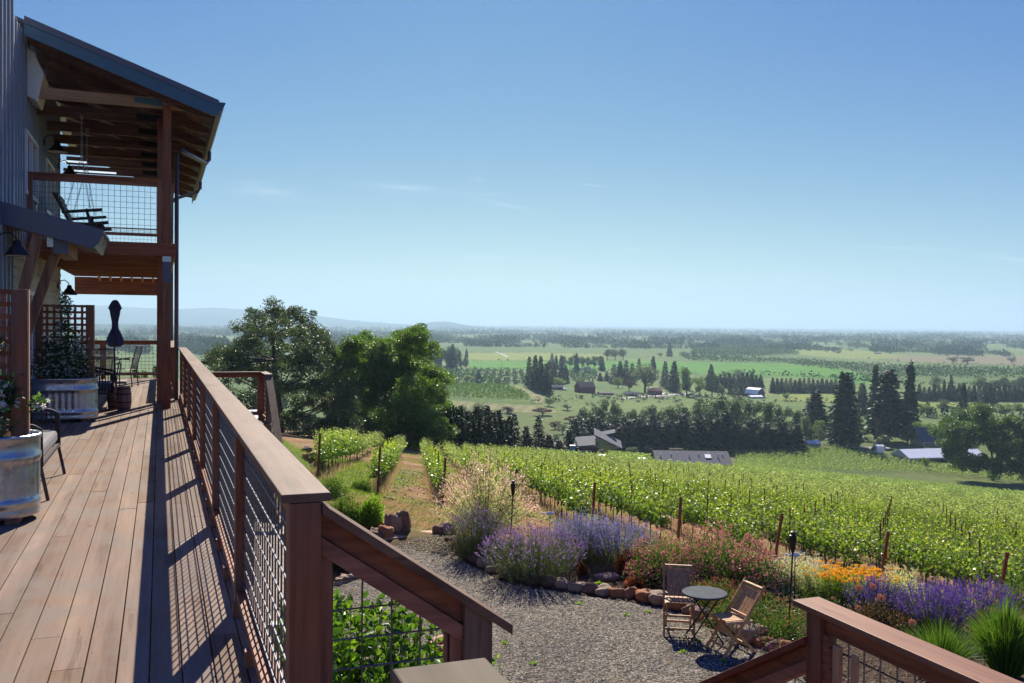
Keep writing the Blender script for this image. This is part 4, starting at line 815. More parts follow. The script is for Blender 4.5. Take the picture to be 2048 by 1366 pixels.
gpoly = [(p.x, p.y) for p in pts]; scatter(gpoly, 60000, .0125, 'gravel_stones', leaf('gravel_bits', [(.055,.05,.045), (.17,.15,.12), (.32,.28,.225), (.47,.43,.36)], 0, .9, .05))
scatter(gpoly, 1500, .021, 'loose_pebbles', bpy.data.materials['gravel_bits'], .35)
lx = scatter(gpoly, 420, .03, 'leaf_litter', leaf('litter', [(.2,.12,.05), (.32,.2,.08), (.12,.14,.04)], .2, .8, .1), .25)
bed = [onz(x, y, GZ) for x, y in GB]+[Vector((9, 8.5, 0)), Vector((10, 14, 0)), Vector((0, 18.5, 0)), Vector((-1.4, 19.5, 0))]; scatter([(p.x, p.y) for p in bed], 26000, .014, 'mulch_chips', leaf('mulch_bits', [(.03,.02,.016), (.1,.065,.045), (.24,.17,.12)], 0, .9, .2))
# ------------------------------------------------------------------ bistro set, torches
m_btop = plain('blue_grey_tabletop', (.045,.06,.075), .75, .0, .3, 6); m_btop.node_tree.nodes['Principled BSDF'].inputs['Specular IOR Level'].default_value = .12
tb = at(1408, 1283, 12.55); tb.z = GZ
T = Thing('bistro_table', tb, 'round blue-grey metal bistro table with crossed black legs', 'table', None, 'w'); c = Vector(tb)
T.part('tabletop', MB().lathe(c, [(0, .672), (.29, .672), (.305, .668), (.308, .655), (.3, .64), (.28, .638), (0, .638)], 40), m_btop, smooth=False)
mb = []
for s in (-1, 1):
    T.part('leg', MB().tube([c+Vector((-.24, s*.17, .0)), c+Vector((.18, s*.12, .64))], .011, 6), m_black); T.part('leg', MB().tube([c+Vector((.24, s*.15, .0)), c+Vector((-.18, s*.1, .64))], .011, 6), m_black)
T.part('crossbar', MB().tube([c+Vector((-.22, -.16, .03)), c+Vector((-.22, .16, .03))], .008, 5).tube([c+Vector((.22, -.14, .05)), c+Vector((.22, .14, .05))], .008, 5), m_black)
def teak_chair(base, rz, label, mat):
    T = Thing('folding_chair', base, label, 'chair', 'teak folding chairs at the bistro table', 'w'); T.o.rotation_euler.z = rz; T.base = (0, 0, 0)
    for s in (-1, 1):
        T.part('back_leg', MB().bar((s*.205, -.27, 0), (s*.205, .36, .88), .028, .042, (0, 1, 0)), mat, bevel=.005)
        T.part('front_leg', MB().bar((s*.17, .26, 0), (s*.17, -.17, .43), .026, .04, (0, 1, 0)), mat, bevel=.005)
        T.part('seat_rail', MB().bar((s*.185, -.22, .45), (s*.185, .19, .43), .026, .04), mat)
    for i in range(6): x = -.15+i*.06; T.part('seat_slat', MB().bar((x, -.21, .47), (x, .15, .455), .052, .014), mat, bevel=.003)
    for i in range(5): x = -.132+i*.066; T.part('back_slat', MB().bar((x, .11, .51), (x, .315, .8), .06, .012, (0, 1, 0)), mat, bevel=.002)
    T.part('top_rail', MB().bar((-.205, .335, .85), (.205, .335, .85), .045, .03), mat, bevel=.006); T.part('back_rail', MB().bar((-.205, .315, .805), (.205, .315, .805), .02, .04), mat); T.part('back_rail', MB().bar((-.205, .09, .505), (.205, .09, .505), .02, .04), mat)
    T.part('stretcher', MB().bar((-.205, -.08, .25), (.205, -.08, .25), .02, .03), mat); T.part('stretcher', MB().bar((-.16, .17, .1), (.16, .17, .1), .02, .03), mat); T.part('stretcher', MB().bar((-.2, -.17, .1), (.2, -.17, .1), .018, .026), mat)
p = at(1357, 1258, 12.9); p.z = GZ; teak_chair(p, math.radians(-8), 'teak folding chair facing the camera, its slatted back upright behind the table', m_teak_shaded)
p = at(1463, 1300, 12.15); p.z = GZ; teak_chair(p, math.radians(-68), 'teak folding chair in sunlit tone seen from the side, right of the table', m_teak)
def torch(px, ptop, z, label):
    a = at(px, ptop, z); T = Thing('garden_torch', (a.x, a.y, GZ), label, 'torch', 'garden torches', 'w'); h = a.z-GZ; c = (a.x, a.y, GZ)
    T.part('pole', MB().tube([(a.x-.05, a.y, GZ), (a.x, a.y, GZ+h-.28)], .011, 6), m_black)
    T.part('bowl', MB().lathe(c, [(.012, h-.3), (.03, h-.24), (.048, h-.09), (.05, h-.05), (.03, h-.045), (.028, h-.04)], 14), m_black); T.part('snuffer', MB().lathe(c, [(.03, h-.045), (.03, h-.005), (.018, h), (0, h)], 12), m_black)
torch(1026, 961, 17.0, 'black garden torch rising from the lavender'); torch(1586, 1063, 12.4, 'black garden torch in the red-flowered bed, right of the chairs')
def bird(px, py, z, label):
    a = at(px, py, z); T = Thing('bird_ornament', (a.x, a.y, GZ), label, 'ornament', None, 'w')
    T.part('stake', MB().tube([(a.x, a.y, GZ), (a.x, a.y, a.z)], .006, 5), m_black)
    mb = MB().lathe(a, [(0, -.03), (.03, -.02), (.038, 0), (.025, .025), (0, .035)], 12, 2.0, .8); T.part('bird_body', mb, m_white, smooth=True)
    T.part('tail', MB().prism([(a.x-.06, a.y, a.z), (a.x-.14, a.y, a.z+.02), (a.x-.13, a.y, a.z-.01)], (0, .02, 0)), m_white); T.part('bird_head', MB().lathe(a+Vector((.08, 0, .04)), [(0, -.02), (.02, 0), (0, .025)], 10), m_white)
bird(1100, 1027, 16.6, 'small white bird ornament on a stake above the catmint'); bird(1590, 1110, 13.2, 'small white bird ornament beside the right torch')
# ------------------------------------------------------------------ deck furniture
def tank(X, Y, label, l=1.0, w=.62, h=.62):
    T = Thing('stock_tank', (X, Y, 0), label, 'planter', 'galvanised stock tank planters'); r = w/2; s = l/2-r; n = 96; out = []
    for k in range(n):
        t = 2*math.pi*k/n; out.append((math.cos(t)*r+math.copysign(s, math.cos(t)) if abs(math.cos(t)) > 1e-9 else 0, math.sin(t)*r))
    # even outline along the stadium
    per = []; N = 120; P_ = 4*s+2*math.pi*r
    for k in range(N):
        u = P_*k/N
        if u < 2*s: per.append((-s+u, -r, 1))
        elif u < 2*s+math.pi*r: a = (u-2*s)/r; per.append((s+r*math.sin(a), -r*math.cos(a), 0))
        elif u < 4*s+math.pi*r: per.append((s-(u-2*s-math.pi*r), r, 1))
        else: a = (u-4*s-math.pi*r)/r; per.append((-s-r*math.sin(a), r*math.cos(a), 0))
    zs = [(0.05, 1.0, 0), (.06, 1.012, 0), (.09, 1.012, 0), (.105, 1.0, 0), (.13, 1.0, 0), (.145, 1.03, 0), (.17, 1.03, 0), (.185, 1.0, 0), (.205, 1.0, 1), (.23, 1, 1), (.43, 1, 1), (.46, 1.0, 1), (.475, 1.0, 0), (.495, 1.03, 0), (.53, 1.03, 0), (.545, 1.0, 0), (.6, 1.0, 0), (.645, 1.0, 0), (.655, 1.02, 0), (.675, 1.035, 0), (.69, 1.02, 0), (.68, .985, 0), (.6, .98, 0), (.58, .98, 0)]
    mb = MB(); 
    for (z, k, rib) in zs:
        for i, (x, y, st) in enumerate(per):
            cx_ = max(-s, min(s, x)); nx_, ny_ = (x-cx_)/r, y/r; o_ = (k-1)*r-(.009 if rib and (i//2) % 2 else 0); mb.v.append((X+x+nx_*o_, Y+y+ny_*o_, z))
    for j in range(len(zs)-1):
        for i in range(N): a = j*N+i; b = j*N+(i+1) % N; mb.f.append((a, b, b+N, a+N))
    T.part('tank_wall', mb, m_galv, smooth=True); so_ = MB(); so_.poly([(X+x*.97, Y+y*.97, .6) for x, y, _ in per]); T.part('soil', so_, plain('potting_soil', (.05,.035,.025), .95, 0, .3, 20, .5))
    T.part('foot_block', MB().box(X-.4, X-.3, Y-.25, Y+.25, 0, .05), m_post); T.part('foot_block', MB().box(X+.28, X+.38, Y-.25, Y+.25, 0, .05), m_post); return T
tank(-1.40, 8.33, 'nearest galvanised stock tank planter, cut off by the left edge'); tank(-1.42, 16.15, 'farther galvanised stock tank planter with a full jasmine trellis')
def trellis(X, Y, label):
    T = Thing('trellis', (X, Y, .6), label, 'trellis', 'trellises in the stock tanks')
    for s in (-1, 1): T.part('post', MB().box(X+s*.36-.055, X+s*.36+.055, Y-.045, Y+.045, .6, 1.84), m_post, bevel=.003); 
    T.part('edge_strip', MB().box(X+.417, X+.432, Y-.03, Y+.03, .62, 1.84), m_cedar)
    mb = MB()
    for i in range(6): x = X-.25+i*.1; mb.box(x-.019, x+.019, Y-.004, Y+.006, .68, 1.84)
    for j in range(12): z = .74+j*.098; mb.box(X-.305, X+.305, Y-.015, Y-.0045, z-.019, z+.019)
    T.part('lattice', mb, m_railx); return T
trellis(-1.41, 8.33, 'brown wooden trellis standing in the nearest tank'); trellis(-1.40, 16.15, 'brown lattice trellis between two posts in the farther tank')
L_jas = leaf('jasmine_leaf', [(.025,.06,.03), (.06,.12,.045), (.14,.24,.06)], .35, .3, .6); m_star = petal('jasmine_petal', [(.75,.76,.72), (.85,.85,.8)])
def stars(C, s):
    n = len(C); nrm = unit(rdir(n)+np.array([.1, -.9, .1])); e1 = unit(np.cross(nrm, rdir(n))); e2 = np.cross(nrm, e1); Vs = []
    for k in range(5):
        a = 2*np.pi*k/5; A = e1*np.cos(a)+e2*np.sin(a); Sd = np.cross(nrm, A)*s*.22; Vs += [C, C+A*s*.6+Sd, C+A*s, C+A*s*.6-Sd]
    V = np.stack(Vs, 1).reshape(-1, 3); b = np.arange(n)[:, None]*20; return V, np.concatenate([b+np.array([[4*k, 4*k+1, 4*k+2, 4*k+3]]) for k in range(5)])
def jasmine(X, Y, blobs, nl, nf, label, s=.055):
    T = Thing('jasmine', (X, Y, .6), label, 'climbing plant', 'jasmine on the trellises'); mb = MB(); fb = MB(); st = MB()
    wsum = sum(b[3] for b in blobs)
    for (bx, bz, r, w) in blobs:
        n = int(nl*w/wsum); C = np.array([X+bx, Y-.05, bz])+rng.normal(0, .5, (n, 3))*np.array([r, .09, r]); C[:, 2] = np.maximum(C[:, 2], .6); mb.add(*leaves(C, rdir(n)+np.array([0, -.5, .1]), s, s*.5, .1))
        m = int(nf*w/wsum); C = np.array([X+bx, Y-.12, bz])+rng.normal(0, .55, (m, 3))*np.array([r, .08, r]); C[:, 2] = np.maximum(C[:, 2], .6); fb.add(*stars(C, s*.42))
        st.tube([(X+bx*.3, Y-.02, .6), (X+bx*.7, Y-.05, .6+(bz-.6)*.5), (X+bx, Y-.06, bz)], .006, 4)
    T.part('stems', st, m_stem); T.part('foliage', mb, L_jas); T.part('flowers', fb, m_star)
jasmine(-1.40, 16.15, [(0, .78, .33, 4), (-.1, .98, .3, 4), (.1, 1.05, .26, 3), (.05, 1.25, .2, 2), (.2, .85, .26, 3), (-.2, 1.2, .12, 1), (0, 1.5, .1, 1), (.02, 1.75, .1, .8), (.0, 1.92, .09, .6), (-.3, .85, .2, 2)], 3800, 420, 'jasmine with white star flowers covering the farther trellis')
jasmine(-1.41, 8.33, [(.0, .75, .2, 3), (.15, .72, .12, 2), (.22, 1.05, .13, 2), (.18, 1.4, .08, 1), (.3, .98, .08, 1), (.5, .93, .05, .6), (.2, .88, .12, 1), (-.1, 1.2, .2, 2)], 1100, 130, 'jasmine sprigs with white star flowers on the nearest trellis', .06)
m_rope = plain('black_rope', (.022,.02,.026), .75, 0, .25, 60); m_frame = plain('purple_black_frame', (.045,.032,.045), .45, .2, .1, 5); m_cush = plain('grey_cushion', (.2,.19,.19), .9, 0, .12, 12, .2)
def rope_seat(Y0s, Y1s, X0s, X1s, label):
    T = Thing('rope_armchair', ((X0s+X1s)/2, (Y0s+Y1s)/2, 0), label, 'outdoor seat')
    def panel(P, top, bot, n):
        mb = MB()
        for i in range(n):
            t = (i+.5)/n; a = Vector(P[0]).lerp(Vector(P[1]), t); mb.tube([(a.x, a.y, bot[0]+(bot[1]-bot[0])*t), (a.x, a.y, top[0]+(top[1]-top[0])*t)], .0085, 5, False)
        return mb
    for nm, y in (('arm_panel', Y0s), ('arm_panel', Y1s)):
        T.part(nm, panel([(X0s, y, 0), (X1s, y, 0)], (.78, .64), (.28, .3), 15), m_rope)
        T.part('arm_rail', MB().tube([(X0s, y, .78), (X0s+.3, y, .73), (X1s-.05, y, .655), (X1s, y, .63), (X1s+.005, y, .3)], .021, 7), m_rope, smooth=True)
        T.part('leg', MB().tube([(X1s, y, .31), (X1s+.06, y, 0)], .016, 6), m_frame); T.part('leg', MB().tube([(X0s, y, .31), (X0s-.04, y, 0)], .016, 6), m_frame); T.part('seat_frame', MB().bar((X0s, y, .3), (X1s, y, .3), .03, .03), m_frame)
    T.part('back_panel', panel([(X0s-.02, Y0s, 0), (X0s-.02, Y1s, 0)], (.79, .79), (.3, .3), int((Y1s-Y0s)/.035)), m_rope); T.part('back_rail', MB().tube([(X0s-.02, Y0s, .79), (X0s-.02, Y1s, .79)], .021, 7), m_rope)
    T.part('seat_frame', MB().bar((X1s, Y0s, .31), (X1s, Y1s, .31), .035, .035), m_frame)
    T.part('seat_cushion', MB().box(X0s+.02, X1s+.0, Y0s+.04, Y1s-.04, .33, .47), m_cush, bevel=.04)
rope_seat(9.08, 10.6, -1.62, -.98, 'black rope loveseat with grey cushion between the two stock tanks'); rope_seat(17.9, 18.9, -1.5, -.78, 'black rope armchair beyond the farther stock tank')
m_barrel = wood('barrel_staves', (.17,.085,.06), (.26,.14,.1), 'z', 14, .45)
def barrel(X, Y, label, h=.43, r=.125):
    T = Thing('barrel', (X, Y, 0), label, 'barrel'); T.part('staves', MB().lathe((X, Y, 0), [(0, 0), (r*.86, 0), (r*.98, h*.3), (r*1.04, h*.5), (r*.98, h*.7), (r*.86, h), (r*.8, h), (r*.8, h-.02), (0, h-.02)], 24), m_barrel, smooth=False)
    for z in (.04, h*.33, h*.67, h-.05): q = r*(.9 if z < .1 or z > h-.1 else 1.0); T.part('hoop', MB().lathe((X, Y, 0), [(q, z), (q+.006, z+.003), (q+.006, z+.017), (q, z+.02)], 24), m_black)
barrel(-.59, 17.75, 'small wooden barrel beside the porch post'); barrel(-.76, 18.2, 'reddish wooden barrel half hidden behind the rope armchair', .4)
tX, tY = -1.55, 23.4; T = Thing('dining_table', (tX, tY, 0), 'round pale outdoor dining table near the end of the deck', 'table')
T.part('tabletop', MB().lathe((tX, tY, 0), [(0, .74), (.66, .74), (.67, .72), (.65, .705), (0, .705)], 40), plain('stone_tabletop', (.32,.28,.26), .4)); T.part('pedestal', MB().lathe((tX, tY, 0), [(.3, 0), (.3, .03), (.05, .06), (.04, .7)], 16), m_black)
T = Thing('flower_vase', (-1.45, 22.9, .74), 'small glass jar of orange and pink flowers on the dining table', 'vase'); T.part('jar', MB().lathe((-1.45, 22.9, .742), [(0, 0), (.045, 0), (.05, .06), (.035, .12), (.04, .14)], 14), m_white)
fb = MB(); fb.add(*leaves(np.array([-1.45, 22.9, .95])+rng.normal(0, .04, (60, 3)), rdir(60), .05, .04)); T.part('flowers', fb, P_or); fb = MB(); fb.add(*leaves(np.array([-1.42, 22.9, 1.0])+rng.normal(0, .025, (30, 3)), rdir(30), .05, .04)); T.part('flowers', fb, P_pink)
T = Thing('table_crockery', (-1.25, 23.1, .74), 'dark plates and cups set out on the dining table', 'crockery')
for i in range(3): T.part('plate', MB().lathe((-1.5+i*.22, 23.0, .742), [(0, 0), (.08, .01), (.09, .02)], 14), m_black)
m_sling, t_, p_ = newmat('mesh_sling'); p_.inputs['Base Color'].default_value = (.32,.29,.22,1); p_.inputs['Alpha'].default_value = .7; p_.inputs['Roughness'].default_value = .7
m_alu = plain('bronze_tube_frame', (.1,.08,.08), .4, .5)
def sling(X, Y, rz, label):
    T = Thing('sling_chair', (X, Y, 0), label, 'chair', 'sling chairs at the dining table'); T.o.rotation_euler.z = TH+rz; T.base = (0, 0, 0)
    for s in (-1, 1):
        T.part('back_leg', MB().tube([(s*.24, -.24, 0), (s*.24, -.2, .42), (s*.25, -.34, .98)], .014, 6), m_alu, smooth=True); T.part('front_leg', MB().tube([(s*.25, .28, 0), (s*.24, .24, .44)], .014, 6), m_alu)
        T.part('armrest', MB().tube([(s*.27, -.26, .66), (s*.3, .0, .68), (s*.28, .2, .64), (s*.25, .24, .44)], .016, 6), m_alu, smooth=True)
    T.part('sling', MB().poly([(-.24, .24, .44), (.24, .24, .44), (.24, -.19, .41), (.25, -.33, .96), (-.25, -.33, .96), (-.24, -.19, .41)][0:3]+[(-.24, -.19, .41)]).poly([(-.24, -.2, .42), (.24, -.2, .42), (.25, -.335, .97), (-.25, -.335, .97)]), m_sling)
    T.part('top_tube', MB().tube([(-.25, -.34, .98), (.25, -.34, .98)], .013, 6), m_alu)
sling(-1.1, 21.9, math.radians(-8), 'mesh sling chair with its back to the camera, nearest the dining table'); sling(-.78, 24.2, math.radians(75), 'mesh sling chair seen side-on right of the dining table')
uX, uY = -1.08, 25.6; T = Thing('patio_umbrella', (uX, uY, 0), 'closed navy patio umbrella behind the dining table', 'umbrella'); T.part('pole', MB().tube([(uX, uY, .1), (uX+.03, uY, 2.12)], .019, 8), m_black)
def wob(k, z): return .16*math.sin(k*math.pi*2/4+z*3)
T.part('canopy', MB().lathe((uX+.02, uY, 0), [(.13, .93), (.17, .98), (.2, 1.06), (.15, 1.22), (.08, 1.4), (.075, 1.55), (.11, 1.75), (.12, 1.86), (.15, 1.9), (.12, 1.98), (.06, 2.1), (0, 2.12)], 24, 1, 1, wob), plain('navy_canvas', (.03,.035,.1), .85, 0, .2, 6), smooth=True)
T.part('base', MB().box(uX-.3, uX+.3, uY-.3, uY+.3, 0, .06), plain('base_concrete', (.3,.27,.26), .9), bevel=.01)
# thing on the patio below the railing
c = onz(551, 1300, PZ); T = Thing('patio_lantern', (c.x, c.y, PZ), 'grey-green metal lantern box with a wire handle on the pavers under the railing', 'lantern', None, 'w')
T.part('box', MB().box(c.x-.08, c.x+.08, c.y-.07, c.y+.07, PZ+.12, PZ+.3), plain('sage_metal', (.3,.34,.31), .5, .2), bevel=.01); T.part('foot', MB().box(c.x-.06, c.x+.06, c.y-.05, c.y+.05, PZ, PZ+.12), m_black); T.part('handle', MB().tube([(c.x-.09, c.y, PZ+.3), (c.x-.09, c.y, PZ+.42), (c.x+.0, c.y, PZ+.46), (c.x+.09, c.y, PZ+.42), (c.x+.09, c.y, PZ+.3)], .006, 5), m_black)
# ------------------------------------------------------------------ vineyard
CRT = np.array(CR.transposed())
def proj(P):
    q = (np.asarray(P)-np.array([0, 0, EYE]))@CRT.T; return 1024+F*q[:, 0]/-q[:, 2], 683-F*q[:, 1]/-q[:, 2]
PC = np.array([-2.52, 34.0]); VV = np.array([2.62, -1.5]); RD = np.array([-.102, 1.0]); RD /= np.linalg.norm(RD)
L_vine = leaf('vine_leaf', [(.055,.125,.02), (.11,.2,.03), (.18,.28,.045), (.29,.37,.09)], .47, .42, .45, (1.6,1.55,.6))
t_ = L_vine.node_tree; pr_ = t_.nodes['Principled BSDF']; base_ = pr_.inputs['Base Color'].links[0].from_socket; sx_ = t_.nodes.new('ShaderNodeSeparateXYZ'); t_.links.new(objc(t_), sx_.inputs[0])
hf_ = ramp(t_, M_('MULTIPLY_ADD', sx_.outputs[2], .5, 0.0, tree=t_), [(.35, (.42,.5,.6)), (.62, (.95,.95,.9)), (.85, (1.5,1.32,1.35))]); nb_ = mixrgb(t_, 1.0, base_, hf_, 'MULTIPLY'); t_.links.new(nb_, pr_.inputs['Base Color'])  # shade low in the canopy and lit young tops put into leaf colour
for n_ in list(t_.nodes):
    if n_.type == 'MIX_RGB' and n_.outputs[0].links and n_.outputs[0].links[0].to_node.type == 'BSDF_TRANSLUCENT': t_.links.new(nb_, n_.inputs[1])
L_vinefar = leaf('vine_leaf_far', [(.14,.22,.05), (.27,.37,.11), (.44,.52,.23)], .45, .7, .15, (1.35,1.35,.8))
m_trunk = plain('vine_trunk', (.09,.055,.035), .95, 0, .3, 30, .5); m_rust = plain('rusty_steel', (.17,.05,.025), .75, .2, .3, 20, .3)
def vine_leaves(n, size, r=rng):
    # shoots: leaves strung on upright canes, some sticking out of the top
    ns_ = max(4, n//14); sx = r.uniform(-.78, .78, ns_); sy = r.normal(0, .1, ns_); lean = r.normal(0, .14, (ns_, 2)); top = r.uniform(1.05, 1.85, ns_)
    k = r.integers(0, ns_, n); t = r.random(n)**.85; z = .7+(top[k]-.7)*t
    P = np.stack([sx[k]+lean[k, 0]*t, sy[k]+lean[k, 1]*t*1.3, z], 1)+r.normal(0, .075, (n, 3))*np.array([1, 1.15, .7])
    A = r.normal(size=(n, 3)); A[:, 2] -= .5; A[:, 1] *= 1.3; sz = size*r.uniform(.6, 1.15, n)*(1.1-.45*t); return leaves(P, A, sz, sz*.95, .12)
vm = []
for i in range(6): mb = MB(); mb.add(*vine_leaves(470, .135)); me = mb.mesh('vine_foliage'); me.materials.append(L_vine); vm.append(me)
tm = []
for i in range(3): mb = MB(); mb.tube([(0, 0, -.1), (R.uniform(-.04, .04), R.uniform(-.03, .03), .35), (R.uniform(-.05, .05), 0, .72)], [.028, .022, .02], 6).tube([(-.7, 0, .8), (0, 0, .72), (.7, 0, .8)], .012, 5); me = mb.mesh('vine_trunk', smooth=True); me.materials.append(m_trunk); tm.append(me)
pos = []
for i in range(-3, 75):
    s0 = PC+VV*i; t = np.arange(1.9, 330, 1.55); pos.append(np.column_stack([s0[0]+RD[0]*t, s0[1]+RD[1]*t, np.full(len(t), i), t]))
pos = np.concatenate(pos); z = hgt(pos[:, 0], pos[:, 1]); P3 = np.column_stack([pos[:, 0], pos[:, 1], z]); px, py = proj(P3)
bx = [0, 560, 640, 860, 900, 1000, 1140, 1300, 1315, 1460, 1600, 1700, 1850, 2048, 2400]; by = [2000, 2000, 880, 900, 906, 909, 918, 928, 938, 938, 941, 946, 948, 968, 990]
ok = (px > 560) & (px < 2300) & (py > np.interp(px, bx, by)) & (pos[:, 1] > 8) & ~((px < 862) & (pos[:, 1] > 104))
ok &= ~((pos[:, 2] >= 7) & (pos[:, 1] < 12))
pos = pos[ok]; P3 = P3[ok]; px = px[ok]; py = py[ok]; dist = np.hypot(P3[:, 0], P3[:, 1])
vis = (px > 590) & (px < 2110); order = np.argsort(dist+np.where(vis, 0, 1e4)); near = order[:290]; nearset = np.zeros(len(pos), bool); nearset[near] = True
RANG = math.atan2(RD[1], RD[0])
e0 = None
for n_, k in enumerate(near):
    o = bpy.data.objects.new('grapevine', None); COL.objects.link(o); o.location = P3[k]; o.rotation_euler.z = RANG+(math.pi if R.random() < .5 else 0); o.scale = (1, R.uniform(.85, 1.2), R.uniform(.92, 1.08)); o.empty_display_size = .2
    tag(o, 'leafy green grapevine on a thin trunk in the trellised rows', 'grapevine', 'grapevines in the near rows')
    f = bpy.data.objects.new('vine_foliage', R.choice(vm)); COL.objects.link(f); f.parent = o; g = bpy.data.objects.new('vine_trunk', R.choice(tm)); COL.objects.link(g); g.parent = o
# every farther vine, as one mass
mb = MB(); rest = np.where(~nearset)[0]; dd = dist[rest]; c, s = math.cos(RANG), math.sin(RANG)
for lo, hi, n, size in ((0, 75, 170, .16), (75, 120, 80, .22), (120, 180, 40, .3), (180, 2000, 20, .42)):
    idx = rest[(dd >= lo) & (dd < hi)]
    protos = [vine_leaves(n, size) for _ in range(8)]
    for q in range(8):
        ii = idx[q::8]; 
        if not len(ii): continue
        V0 = protos[q][0]; V = np.stack([V0[:, 0]*c-V0[:, 1]*1.25*s, V0[:, 0]*s+V0[:, 1]*1.25*c, V0[:, 2]], 1); V = (P3[ii][:, None, :]+V[None]).reshape(-1, 3)
        Fq = (np.arange(len(ii))[:, None, None]*len(V0)+protos[q][1][None]).reshape(-1, 4); mb.add(V, Fq)
tag(mo('vineyard_rows', mb, L_vinefar), kind='stuff')
# second block below: rows run across the view
QX = [1330, 1500, 1640, 1700, 1780, 1870, 2048, 2048, 1850, 1700, 1475, 1470, 1330]; QY = [895, 888, 894, 901, 915, 933, 962, 968, 948, 946, 938, 908, 906]
def inpoly(X, Y, qx, qy):
    r = np.zeros(len(X), bool); j = len(qx)-1
    for i in range(len(qx)):
        r ^= ((qy[i] > Y) != (qy[j] > Y)) & (X < (qx[j]-qx[i])*(Y-qy[i])/((qy[j]-qy[i]) or 1e-9)+qx[i]); j = i
    return r
gx, gy = np.meshgrid(np.arange(20, 210, 1.7), np.arange(190, 420, 3.6)); gy = gy-.22*gx; gx = gx.ravel(); gy = gy.ravel(); P2 = np.column_stack([gx, gy, hgt(gx, gy)]); qx, qy = proj(P2)
k = inpoly(qx, qy, QX, QY) | inpoly(qx, qy, [1215, 1320, 1320, 1215], [915, 921, 930, 924]); P2 = P2[k]; mb = MB()
for q in range(6):
    V0, F0 = vine_leaves(26, .42); V0 = V0*np.array([1.3, 1.1, 1.15]); ii = P2[q::6]; a = -.22; V1 = np.stack([V0[:, 0]*math.cos(a)-V0[:, 1]*math.sin(a), V0[:, 0]*math.sin(a)+V0[:, 1]*math.cos(a), V0[:, 2]], 1)
    mb.add((ii[:, None]+V1[None]).reshape(-1, 3), (np.arange(len(ii))[:, None, None]*len(V0)+F0[None]).reshape(-1, 4))
tag(mo('vineyard_rows', mb, L_vinefar), kind='stuff')
# trellis rows: end post, line posts, wires
m_tagy = plain('yellow_trap', (.75,.7,.05), .5); rownames = {-2: 'the first row, left of the grassy alley', -1: 'the second row from the left, above the trodden grass', 0: 'the row whose post stands alone against the red soil', 1: 'the row behind the left garden torch', 2: 'the row behind the catmint', 3: 'the row above the left pink flowers', 4: 'the row above the right pink flowers', 5: 'the row behind the yellow flowers, its leaning post yellow-tagged', 6: 'the row at the lower right with a strongly leaning post', 7: 'the row just cut by the right edge'}
for i in range(-2, 26):
    s0 = PC+VV*i
    def Q(t, z): x, y = s0+RD*t; return Vector((x, y, H1(x, y)+z))
    if i > 7 and not (-5 < s0[1]): continue
    T0 = max(0.0, 11-s0[1]) if i > 7 else 0
    b = Q(T0, 0); T = Thing('vine_trellis', b, 'post and wire trellis carrying '+rownames[i] if i in rownames else 'steel post and wire trellis of a row farther right', 'trellis', 'trellises of the vineyard', 'w')
    lean = .05 if i < 4 else .13
    hgt_ = 1.86; a = Q(T0, -.3); top = Q(T0, hgt_)+Vector((lean*2.2, -.05, 0)); mb = MB(); d_ = (top-a).normalized(); mb.bar(a, top, .075, .02, (0, 1, 0)); mb.bar(a+Vector((.036, .025, 0)), top+Vector((.036, .025, 0)), .012, .05, (0, 1, 0)); mb.bar(a+Vector((-.036, .025, 0)), top+Vector((-.036, .025, 0)), .012, .05, (0, 1, 0)); T.part('end_post', mb, m_rust)
    if i in (-1, 1, 3, 5):
        p_ = a.lerp(top, .72); T.part('trap', MB().lathe(p_+Vector((.06, -.05, -.14)), [(0, 0), (.03, .02), (.035, .16), (.02, .19), (.01, .22)], 10), m_tagy)
    ts = list(np.arange(T0+6.3, 75 if i < 12 else 45, 6.2))
    for t in ts: T.part('line_post', MB().bar(Q(t, -.1), Q(t, 1.92), .045, .03, (0, 1, 0)), m_rust)
    mb = MB()
    m_twire = bpy.data.materials.get('trellis_wire') or plain('trellis_wire', (.09,.085,.08), .7, .2, .1, 40)
    for z_ in (.55, .85, 1.15, 1.45):
        pp_ = [a.lerp(top, (z_+.3)/2.16)]+[Q(t, z_) for t in ts[:3]]; mb.tube(pp_, .003, 4, False)
    T.part('wires', mb, m_twire)
# dry grass and weeds between the near rows
def tufts(n, name, mat, xr, yr, h, mask=None):
    X = rng.uniform(*xr, n); Y = rng.uniform(*yr, n); d = .493*X+.870*Y-14.9; k = d > .6
    if mask is not None: k &= mask(X, Y)
    X, Y = X[k], Y[k]; Z = hgt(X, Y); P0 = np.column_stack([X, Y, Z-.02]); n = len(X); P1 = P0+np.column_stack([rng.normal(0, .12, n), rng.normal(0, .12, n), h*rng.uniform(.4, 1.2, n)]); mb = MB(); mb.add(*strips(P0, P1, .006)); return tag(mo(name, mb, mat), kind='stuff')
L_straw = leaf('straw', [(.34,.22,.1), (.5,.36,.18), (.6,.46,.27)], .4, .7, .2, (1.2,1.15,1.0)); L_grass = leaf('grass_blade', [(.08,.14,.02), (.16,.23,.04), (.3,.32,.1)], .5, .5, .3)
def under(X, Y):
    # distance to the nearest row line
    nrm = np.array([RD[1], -RD[0]]); u = (X-PC[0])*nrm[0]+(Y-PC[1])*nrm[1]; w = VV[0]*nrm[0]+VV[1]*nrm[1]; f = np.abs(u/w-np.round(u/w))*w; return (f < .45) & (u/w > -2.6) & (((X-PC[0])*RD[0]+(Y-PC[1])*RD[1]) > np.round(u/w)*(VV@RD)-.4)
tufts(120000, 'dry_grass', L_straw, (-9, 30), (16, 70), .38, under)
tufts(26000, 'dry_grass', L_straw, (-5.5, -.5), (19.3, 31), .1)
